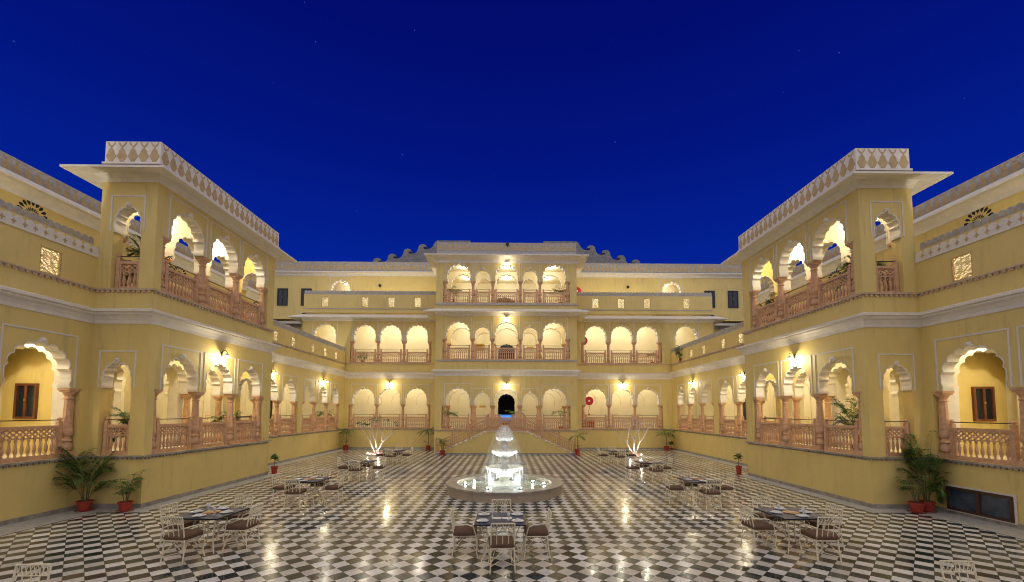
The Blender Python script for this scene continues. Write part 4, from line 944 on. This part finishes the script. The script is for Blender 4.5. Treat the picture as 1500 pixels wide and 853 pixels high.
def table(x, y, where, near, far_chairs=4, r0=0):
    t = thing('dining_table', 'square slate-topped iron table laid for four, ' + where, 'table', (x, y, 0), r0, 'square tables in the courtyard')
    for k, me in TP.items(): link('leg' if k.startswith('leg') else k, me, t)
    w_ = (('side towards the camera end', -90), ('side towards the bare tree', 0), ('side towards the rear wing', 90), ('side towards the leafy tree', 180))
    sn = ('open front', 'bare tree', 'rear wing', 'leafy tree')
    rnd = random.Random(int(x * 31 + y * 17))
    for i, (nm, a) in enumerate(w_):
        an = math.radians(a) + r0; dx, dy = math.cos(an), math.sin(an)
        dd = .74 + rnd.uniform(-.05, .08)
        put_chair(x + dx * dd + dy * rnd.uniform(-.05, .05), y + dy * dd, an + PI / 2 + rnd.uniform(-.12, .12), 'cream iron chair, %s side of the %s' % (sn[i], where))
        px, py = x + dx * .34, y + dy * .34
        if abs(x) < 1: px, py = x + (.36 if i in (1, 2) else -.36), y + (.27 if i in (2, 3) else -.27)
        p = link('plate', PLATE); p.location = (px, py, .758); tag(p, 'white plate, %s side of the %s' % (sn[i], where), 'plate', 'plates laid on the courtyard tables')
        if near:
            q = link('napkin', NAP); q.location = (px, py, .774); q.rotation_euler = (0, 0, an); tag(q, 'napkin on the plate, %s side of the %s' % (sn[i], where), 'napkin', 'folded napkins on the plates')
    if abs(x) < 1:
        p = link('menu_card', CARD); p.location = (x + .03, y, .758); tag(p, 'open pale menu card in the middle of the ' + where, 'menu card')
    else:
        p = link('serving_tray', TRAY); p.location = (x, y, .758); tag(p, 'round orange tray in the middle of the ' + where, 'tray', 'orange trays on the tables')
    if near:
        for k, (gx, gy) in enumerate(((-.17, .16), (.17, -.16))):
            p = link('wine_glass', GLS); p.location = (x + gx, y + gy, .758); tag(p, 'glass %s of the %s' % (('towards the rear', 'towards the front')[k], where), 'glass', 'glasses on the near tables')
table(PX - .03, 9.08, 'table in front of the fountain', True)
for s in (-1, 1):
    tr_ = ('leafy tree row', 'bare tree row')[s > 0]
    for i, y in enumerate((9.56, 14.15, 19.15, 24.6)):
        table(s * 6.5 + (-.1 if s < 0 else -.25), y, ('first', 'second', 'third', 'last')[i] + ' table in the ' + tr_, i < 1, r0=s * .06 * (1 if i == 0 else .3))
put_chair(-6.45, 5.62, PI + .05, 'cream iron chair, only its lattice back showing, in the leafy tree row'); put_chair(6.2, 5.72, PI - .05, 'cream iron chair, only its lattice back showing, in the bare tree row')

# ------------------------------------------------------------------ plants
def frond(b, base, az, L, rise, droop, w=.15, pairs=16, r=random, lean=0):
    """arching rachis with leaflets to both sides"""
    pts = []; n = 9; d0 = Vector((math.cos(az), math.sin(az), 0))
    for i in range(n + 1):
        t = i / n; pts.append(Vector(base) + d0 * (L * t * (1 - .12 * t)) + Vector((0, 0, rise * t * 1.0 - droop * t * t)))
    b.k = 1; b.tube(pts, [.006 * (1 - .7 * i / n) for i in range(n + 1)], 4, False); b.k = 0
    side = Vector((-math.sin(az), math.cos(az), 0))
    for i in range(pairs):
        t = .14 + .86 * i / (pairs - 1); f_ = t * n; k = min(int(f_), n - 1); p = pts[k].lerp(pts[k + 1], f_ - k); dr = (pts[k + 1] - pts[k]).normalized()
        ll = w * math.sin(PI * (.18 + .75 * t)) * 1.5 * r.uniform(.85, 1.1)
        for sg in (-1, 1):
            d = (side * sg * r.uniform(.75, .95) + dr * .75 + Vector((0, 0, r.uniform(-.35, .1)))).normalized(); h = d.cross(Vector((0, 0, 1))).normalized() * .015 * (1 + w)
            a = p + d * ll * .5; e_ = p + d * ll + Vector((0, 0, -.28 * ll))
            b.add([tuple(p), tuple(a + h), tuple(e_), tuple(a - h)], [(0, 1, 2, 3)])
def fan(b, p, az, el, R, k=8, r=random):
    d = Vector((math.cos(az) * math.cos(el), math.sin(az) * math.cos(el), math.sin(el))); s_ = Vector((-math.sin(az), math.cos(az), 0)); 
    for i in range(k):
        t = (i / (k - 1) - .5) * 2.3 + r.uniform(-.08, .08); q = (d * math.cos(t) + s_ * math.sin(t) + Vector((0, 0, -.15))).normalized(); h = q.cross(Vector((0, 0, 1))).normalized() * .021
        a = Vector(p) + q * R * .5; e_ = Vector(p) + q * R * r.uniform(.85, 1.1) + Vector((0, 0, -R * .22))
        b.add([tuple(p), tuple(a + h), tuple(e_), tuple(a - h)], [(0, 1, 2, 3)])
def pot_mesh(R, H):
    b = MB(); b.lathe([(R * .72, .02), (R * .95, H * .86), (R * 1.06, H * .87), (R * 1.06, H), (R * .92, H), (R * .90, H * .9)], (0, 0, 0), 20, False); b.lathe([(0.001, .02), (R * .72, .02)], (0, 0, 0), 20, False); return b.mesh('pot', M['pot'], True)
def plant(kind, x, y, z, H, label, seed, R=.16, PH=.26, cat='potted plant', nf=None, saucer=True, up=1.0):
    r = random.Random(seed); t = thing('potted_palm' if kind in 'pa' else 'potted_plant', label, cat, (x, y, z), 0, 'potted plants about the courtyard')
    link('pot', pot_mesh(R, PH), t)
    b = MB(); b.lathe([(0.001, 0), (R * .9, 0)], (0, 0, PH * .9), 16, False); link('soil', b.mesh('soil', M['soil']), t)
    if saucer: b = MB(); b.lathe([(0.001, 0), (R * 1.1, 0), (R * 1.2, .025), (R * 1.1, .02)], (0, 0, 0), 20, False); link('saucer', b.mesh('saucer', M['pot'], True), t)
    b = MB(); st = MB(); h = H - PH
    if kind == 'a':         # clumping palm with feather fronds
        ns = 8
        for i in range(ns):
            a = 2 * PI * i / ns + r.random(); sh = h * (.06 + .46 * ((i * 5) % ns) / (ns - 1)); q = (.05 * math.cos(a), .05 * math.sin(a), PH * .9); top = (.11 * math.cos(a), .11 * math.sin(a), PH + sh)
            st.tube([q, top], [.014, .009], 6)
            for j in range(nf or 4):
                az = a + r.uniform(-1.6, 1.6); L = h * r.uniform(.24, .44) * up; frond(b, top, az, L, h * r.uniform(.42, .85) * (1.12 - .12 * up), h * r.uniform(.22, .52), .16 + .05 * h, 18, r)
    elif kind == 'p':       # single-stemmed palm, open crown
        sh = h * .52; st.tube([(0, 0, PH * .9), (.02, .01, PH + sh * .5), (.0, .03, PH + sh)], [.03, .022, .018], 8)
        for j in range(nf or 13):
            az = 2 * PI * j / (nf or 13) + r.uniform(-.3, .3); frond(b, (0, .03, PH + sh), az, h * r.uniform(.38, .55), h * r.uniform(.25, .50), h * r.uniform(.15, .50), .14 + .05 * h, 13, r)
        for j in range(4): frond(b, (0, 0, PH + sh * .15), r.uniform(0, 6.3), h * .22, h * .2, h * .1, .10, 8, r)
    elif kind == 'r':       # bamboo-like palm with finger leaves
        for i in range(6):
            a = 2 * PI * i / 6 + r.random() * .6; sh = h * r.uniform(.45, .85); top = Vector((.17 * math.cos(a), .17 * math.sin(a), PH + sh)); st.tube([(.04 * math.cos(a), .04 * math.sin(a), PH * .9), tuple(top)], [.010, .007], 5)
            for j in range(5):
                zz = PH + sh * (.45 + .55 * j / 4); p = Vector((.04 * math.cos(a), .04 * math.sin(a), PH)).lerp(top, (zz - PH) / sh); az = a + r.uniform(-2, 2); q = p + Vector((math.cos(az), math.sin(az), .45)) * .12
                st.tube([tuple(p), tuple(q)], .004, 4, False); fan(b, tuple(q), az, r.uniform(.0, .6), r.uniform(.20, .28), 8, r)
    else:                   # dracaena: bare cane with a spiky rosette
        st.tube([(0, 0, PH * .9), (.01, 0, PH + h * .45)], [.018, .014], 6)
        for i in range(52):
            az = i * 2.4; el = r.uniform(-.2, 1.2); p = Vector((0, 0, PH + h * (.42 + .25 * i / 52))); d = Vector((math.cos(az) * math.cos(el), math.sin(az) * math.cos(el), math.sin(el))); L = h * r.uniform(.32, .45); hh = d.cross(Vector((0, 0, 1))).normalized() * .032
            b.add([tuple(p - hh * .4), tuple(p + d * L * .5 + hh), tuple(p + d * L + Vector((0, 0, -.22 * L))), tuple(p + d * L * .5 - hh)], [(0, 1, 2, 3)])
    link('fronds', b.mesh('fronds', [M['leaf'], M['leaf2']]), t); link('stem', st.mesh('stem', M['stem'], True), t)
    return t
plant('a', -12.72, 13.0, 0, 1.95, 'large feathery palm in a red pot at the inner corner of the leafy tree side', 1, .19, .30)
plant('r', -11.50, 12.98, 0, 1.25, 'shorter finger-leaved palm in a red pot at the near corner of the projecting bay', 2, .18, .28)
plant('r', 12.25, 12.85, 0, 1.30, 'finger-leaved palm in a red pot beside the taller palm near the cellar window', 3, .19, .30)
plant('a', 12.72, 13.0, 0, 2.35, 'tallest feathery palm in a red pot near the cellar window', 4, .19, .30, nf=4, up=.62)
plant('d', -11.18, 20.5, 0, 1.05, 'small spiky plant in a red pot at the rear corner of the leafy side bay', 5, .15, .36)
plant('d', 11.05, 20.5, 0, 1.15, 'small spiky plant in a tall red pot behind the bare tree side bay', 6, .14, .42)
plant('p', -12.65, 33.3, 0, 2.15, 'open-crowned palm in a red pot in the rear corner on the leafy tree side', 7, .20, .33)
plant('p', -6.25, 33.2, 0, 2.25, 'palm in a red pot against the rear plinth beside the staircase, leafy tree side', 8, .20, .33)
plant('p', 12.35, 33.3, 0, 2.1, 'palm in a red pot in the rear corner on the bare tree side', 9, .20, .33)
plant('d', 12.85, 33.5, 0, .8, 'low dark spiky plant beside the corner palm, bare tree side', 19, .10, .14)
plant('r', -4.55, 29.35, 0, 1.35, 'bushy plant in a red pot at the foot of the staircase, leafy tree side', 10, .18, .32)
plant('p', 4.75, 29.5, 0, 2.0, 'leaning palm in a red pot at the foot of the staircase, bare tree side', 11, .18, .40, nf=7)
zz_ = 'behind the railing of the '
plant('a', -12.55, 19.0, G, 1.55, 'palm %sground storey of the leafy side bay' % zz_, 12)
plant('a', -12.5, 14.3, G, 1.6, 'palm seen through the end arch of the leafy side bay, ground storey', 13)
plant('a', 12.45, 15.2, G, 2.05, 'tall arching palm %sground storey of the bare side bay' % zz_, 14, nf=5)
plant('a', -12.3, 14.35, F1, 2.0, 'palm in the end arch of the upper loggia, leafy side bay', 45)
plant('a', 12.25, 14.35, F1, 2.0, 'palm in the end arch of the upper loggia, bare side bay', 46)
plant('a', 12.45, 19.2, F1, 1.6, 'palm at the rear arch of the upper loggia, bare side bay', 17)
plant('p', PX - 4.35, YP + .62, G, 1.9, 'palm in the outermost ground arch of the central pavilion, leafy tree side', 18)
plant('p', PX + 4.15, YP + .62, G, 2.1, 'palm in the outermost ground arch of the central pavilion, bare tree side', 20, nf=7)
plant('p', PX - 4.1, YP + .62, F2, 1.7, 'palm in the outermost top-storey arch of the central pavilion, leafy tree side', 21)
plant('p', PX + 4.2, YP + .62, F2, 1.75, 'palm in the outermost top-storey arch of the central pavilion, bare tree side', 22)
plant('a', -12.05, YB + .75, F1, 1.1, 'small palm in the first-floor rear arcade near the terrace corner, leafy tree side', 23, nf=3)
plant('p', 11.9, YB + .75, F1, 1.35, 'small palm in the first-floor rear arcade near the terrace corner, bare tree side', 24)
plant('p', -13.75, 31.6, G, 1.9, 'palm in the last gallery bay before the corner, leafy tree side', 25)
plant('p', PX + .75, YP + .9, G, 2.1, 'palm beside the dark entrance door', 26, nf=6)
plant('p', 16.2, YB + .8, F2, 1.9, 'palm on the roof terrace beside the dark top-storey windows', 27, nf=6)
plant('a', 13.2, 32.2, F1, 1.2, 'small plant on the side terrace by the rear wing, bare tree side', 28, nf=3)

# ------------------------------------------------------------------ two frangipani trees, uplit
def tree(x, y, H, label, leafy, seed, glow):
    r = random.Random(seed); t = thing('frangipani_tree', label, 'tree', (x, y, 0)); b = MB(); lf = MB(); tips = []
    def grow(p, d, L, rad, k):
        q = p + d * L * .5 + Vector((r.uniform(-.13, .13), r.uniform(-.13, .13), 0)) * L; e_ = q + (d + Vector((0, 0, .18))).normalized() * L * .5
        b.tube([tuple(p), tuple(q), tuple(e_)], [rad, rad * .82, rad * .66], 7)
        if k == 0: tips.append(e_); return
        m_ = 2 if r.random() < .75 else 3; a0 = r.uniform(0, 6.3)
        for i in range(m_):
            a = a0 + 2 * PI * i / m_ + r.uniform(-.4, .4); sp = r.uniform(.30, .62); v = (d + Vector((math.cos(a), math.sin(a), 0)) * sp + Vector((0, 0, .10))).normalized()
            grow(e_, v, L * r.uniform(.68, .92), rad * .62, k - 1)
    b.tube([(0, 0, 0), (.02, 0, .10), (0, 0, .18)], [.11, .085, .075], 9)
    for i in range(3):
        a = 2 * PI * i / 3 + .5; grow(Vector((0, 0, .12)), Vector((math.cos(a) * .62, math.sin(a) * .35, 1)).normalized(), H * .30, .056, 3)
    link('branches', b.mesh('branches', M['bark'], True), t)
    if leafy:
        for p in tips:
            if r.random() < .8:
                for i in range(r.randint(9, 15)):
                    a = r.uniform(0, 6.3); d = Vector((math.cos(a), math.sin(a), r.uniform(-.2, .7))).normalized(); L = r.uniform(.12, .22); h = d.cross(Vector((0, 0, 1))).normalized() * .055
                    lf.add([tuple(p), tuple(p + d * L * .5 + h), tuple(p + d * L), tuple(p + d * L * .5 - h)], [(0, 1, 2, 3)])
        link('leaves', lf.mesh('leaves', M['leaf']), t)
    # shallow planting bed round the trunk with flowers
    bd = thing('flower_bed', ('low round bed of pink and white flowers round the %s tree' % ('leafy' if leafy else 'bare')), 'flower bed', (x, y, 0))
    q = MB(); q.lathe([(.62, 0), (.64, .07), (.56, .08), (.02, .09)], (0, 0, 0), 24, False); link('bed_rim', q.mesh('bed_rim', M['trim']), bd)
    fl = MB()
    for i in range(90):
        a = r.uniform(0, 6.3); rr = r.uniform(.12, .56); p = Vector((rr * math.cos(a), rr * math.sin(a), .09)); fl.k = 0 if r.random() < .7 else 1
        for k in range(4):
            c = a + k * PI / 2; d = Vector((math.cos(c), math.sin(c), .9)) * .05; h = Vector((-math.sin(c), math.cos(c), 0)) * .022; fl.add([tuple(p), tuple(p + d + h), tuple(p + d * 1.7), tuple(p + d - h)], [(0, 1, 2, 3)])
    link('blossom', fl.mesh('blossom', [M['petal'], M['china']]), bd)
    for k, (dx, c, e_) in enumerate(((-.42, (1, .75, .6), 5), (.30, (1, .92, .8), glow))):
        u = thing('ground_uplight', 'small ground spotlight %s at the foot of the %s tree' % (('with a warm beam', 'with a white beam')[k], 'leafy' if leafy else 'bare'), 'uplight', (x + dx, y - .40, .085), 0)
        q = MB(); q.lathe([(.03, 0), (.045, .03), (.055, .07), (.04, .072)], (0, 0, 0), 10, False); link('housing', q.mesh('housing', M['blackmetal']), u); g = link('bulb', SPHP, u); g.scale = (.028,) * 3; g.location = (0, 0, .085)
        point(u, (x + dx, y - .40, .50), e_, c, .04)
tree(-9.1, 29.3, 2.75, 'small leafy frangipani with pale forked branches lit from below', True, 5, 12)
tree(8.45, 28.6, 3.0, 'leafless frangipani with white forked branches lit from below', False, 11, 15)

# ------------------------------------------------------------------ fire hose reels and small fittings
def hose(x, y, z, label, box=True):
    t = thing('fire_hose_reel', label, 'hose reel', (x, y, z), 0, 'red fire hose reels in the rear galleries'); R90 = PI / 2
    b = MB(lambda u, v, w: (u, -w - .05, v)); b.lathe([(.36, 0), (.36, .03), (.10, .03), (.10, .10), (.36, .10), (.36, .13), (.05, .13), (.0, .13)], (0, 0, 0), 24, False); link('reel', b.mesh('reel', M['red'], False), t)
    b = MB(lambda u, v, w: (u, -w - .05, v)); b.lathe([(.0, .135), (.09, .135), (.09, .15), (0, .16)], (0, 0, 0), 16, False); link('hub', b.mesh('hub', M['china']), t)
    b = MB(); b.tube([(.0, -.12, -.35), (.06, -.14, -.6), (-.06, -.12, -.85), (0, -.10, -1.05)], .018, 6); b.lathe([(.05, -1.2), (.07, -1.1), (.03, -1.03)], (0, -.10, 0), 8); link('hose', b.mesh('hose', M['red'], True), t)
    if box:
        c = thing('fire_box', 'red fire equipment box below the hose reel, ' + label.split(', ')[-1], 'fire box', (x, y - .15, z - 2.3 + .02)); b = MB(); b.box(-.42, .42, -.14, .12, 0, .62); link('cabinet', b.mesh('cabinet', M['red']), c); b = MB(); b.box(-.44, .44, -.16, .13, .62, .68); link('lid', b.mesh('lid', M['red']), c)
        b = MB(); b.box(-.05, .05, -.165, -.142, .35, .40); link('latch', b.mesh('latch', M['brass']), c)
hose(PX + 6.83, YB + 1.0, 3.88, 'round red hose reel in the gallery, ground floor')
hose(PX + 6.32, YB + .65, 8.82, 'round red hose reel partly behind the column, first floor', False)
t_ = hose(PX + 6.2, 36.9, 13.6, 'round red hose reel on the roof terrace wall, top floor', False)
def sign(x, y, z, w, h, label):
    t = thing('hanging_sign', label, 'sign', (x, y, z)); b = MB(); b.box(-w / 2, w / 2, -.02, .02, -h, 0); link('board', b.mesh('board', M['brass']), t); b = MB(); b.tube([(-w * .35, 0, 0), (-w * .35, 0, .25)], .008, 4); b.tube([(w * .35, 0, 0), (w * .35, 0, .25)], .008, 4); link('hanger', b.mesh('hanger', M['brass']), t)
sign(-2.24, 36.4, 3.5, .55, .18, 'small oval brass sign in the hall beside the entrance')
sign(PX + 2.0, 35.8, 8.5, .55, .2, 'narrow brass sign in the middle hall of the first floor, bare tree side')
sign(PX - 2.2, 35.0, 8.6, .75, .6, 'square yellow sign in the first-floor hall beside the middle arch')
def cctv(x, y, z, label):
    t = thing('floodlight', label, 'floodlight', (x, y, z)); b = MB(lambda u, v, w: (u, -w, v)); b.lathe([(.0, 0), (.10, 0), (.13, .10), (.11, .11), (0, .09)], (0, 0, 0), 12, False); link('housing', b.mesh('housing', M['blackmetal']), t); b = MB(); b.tube([(0, .02, 0), (0, .02, -.14)], .02, 6); link('bracket', b.mesh('bracket', M['blackmetal']), t)
cctv(PX + .05, YP - .06, 15.70, 'small unlit round floodlight on the pavilion parapet')
cctv(-11.45, 37.15, 14.1, 'small dark round fitting high on the top-floor wall, leafy tree side')
cctv(10.6, 37.15, 14.1, 'small dark round fitting high on the top-floor wall, bare tree side')
t = thing('floor_grate', 'dark narrow drain grate across the floor behind the fountain', 'grate', (PX, 24.6, 0)); b = MB(); b.box(-1.15, 1.15, -.16, .16, .002, .012); link('grate_panel', b.mesh('grate_panel', M['blackmetal']), t)
b = MB(); b.box(-1.2, 1.2, -.2, -.162, .002, .02); b.box(-1.2, 1.2, .162, .2, .002, .02); link('frame', b.mesh('frame', M['greystone']), t)
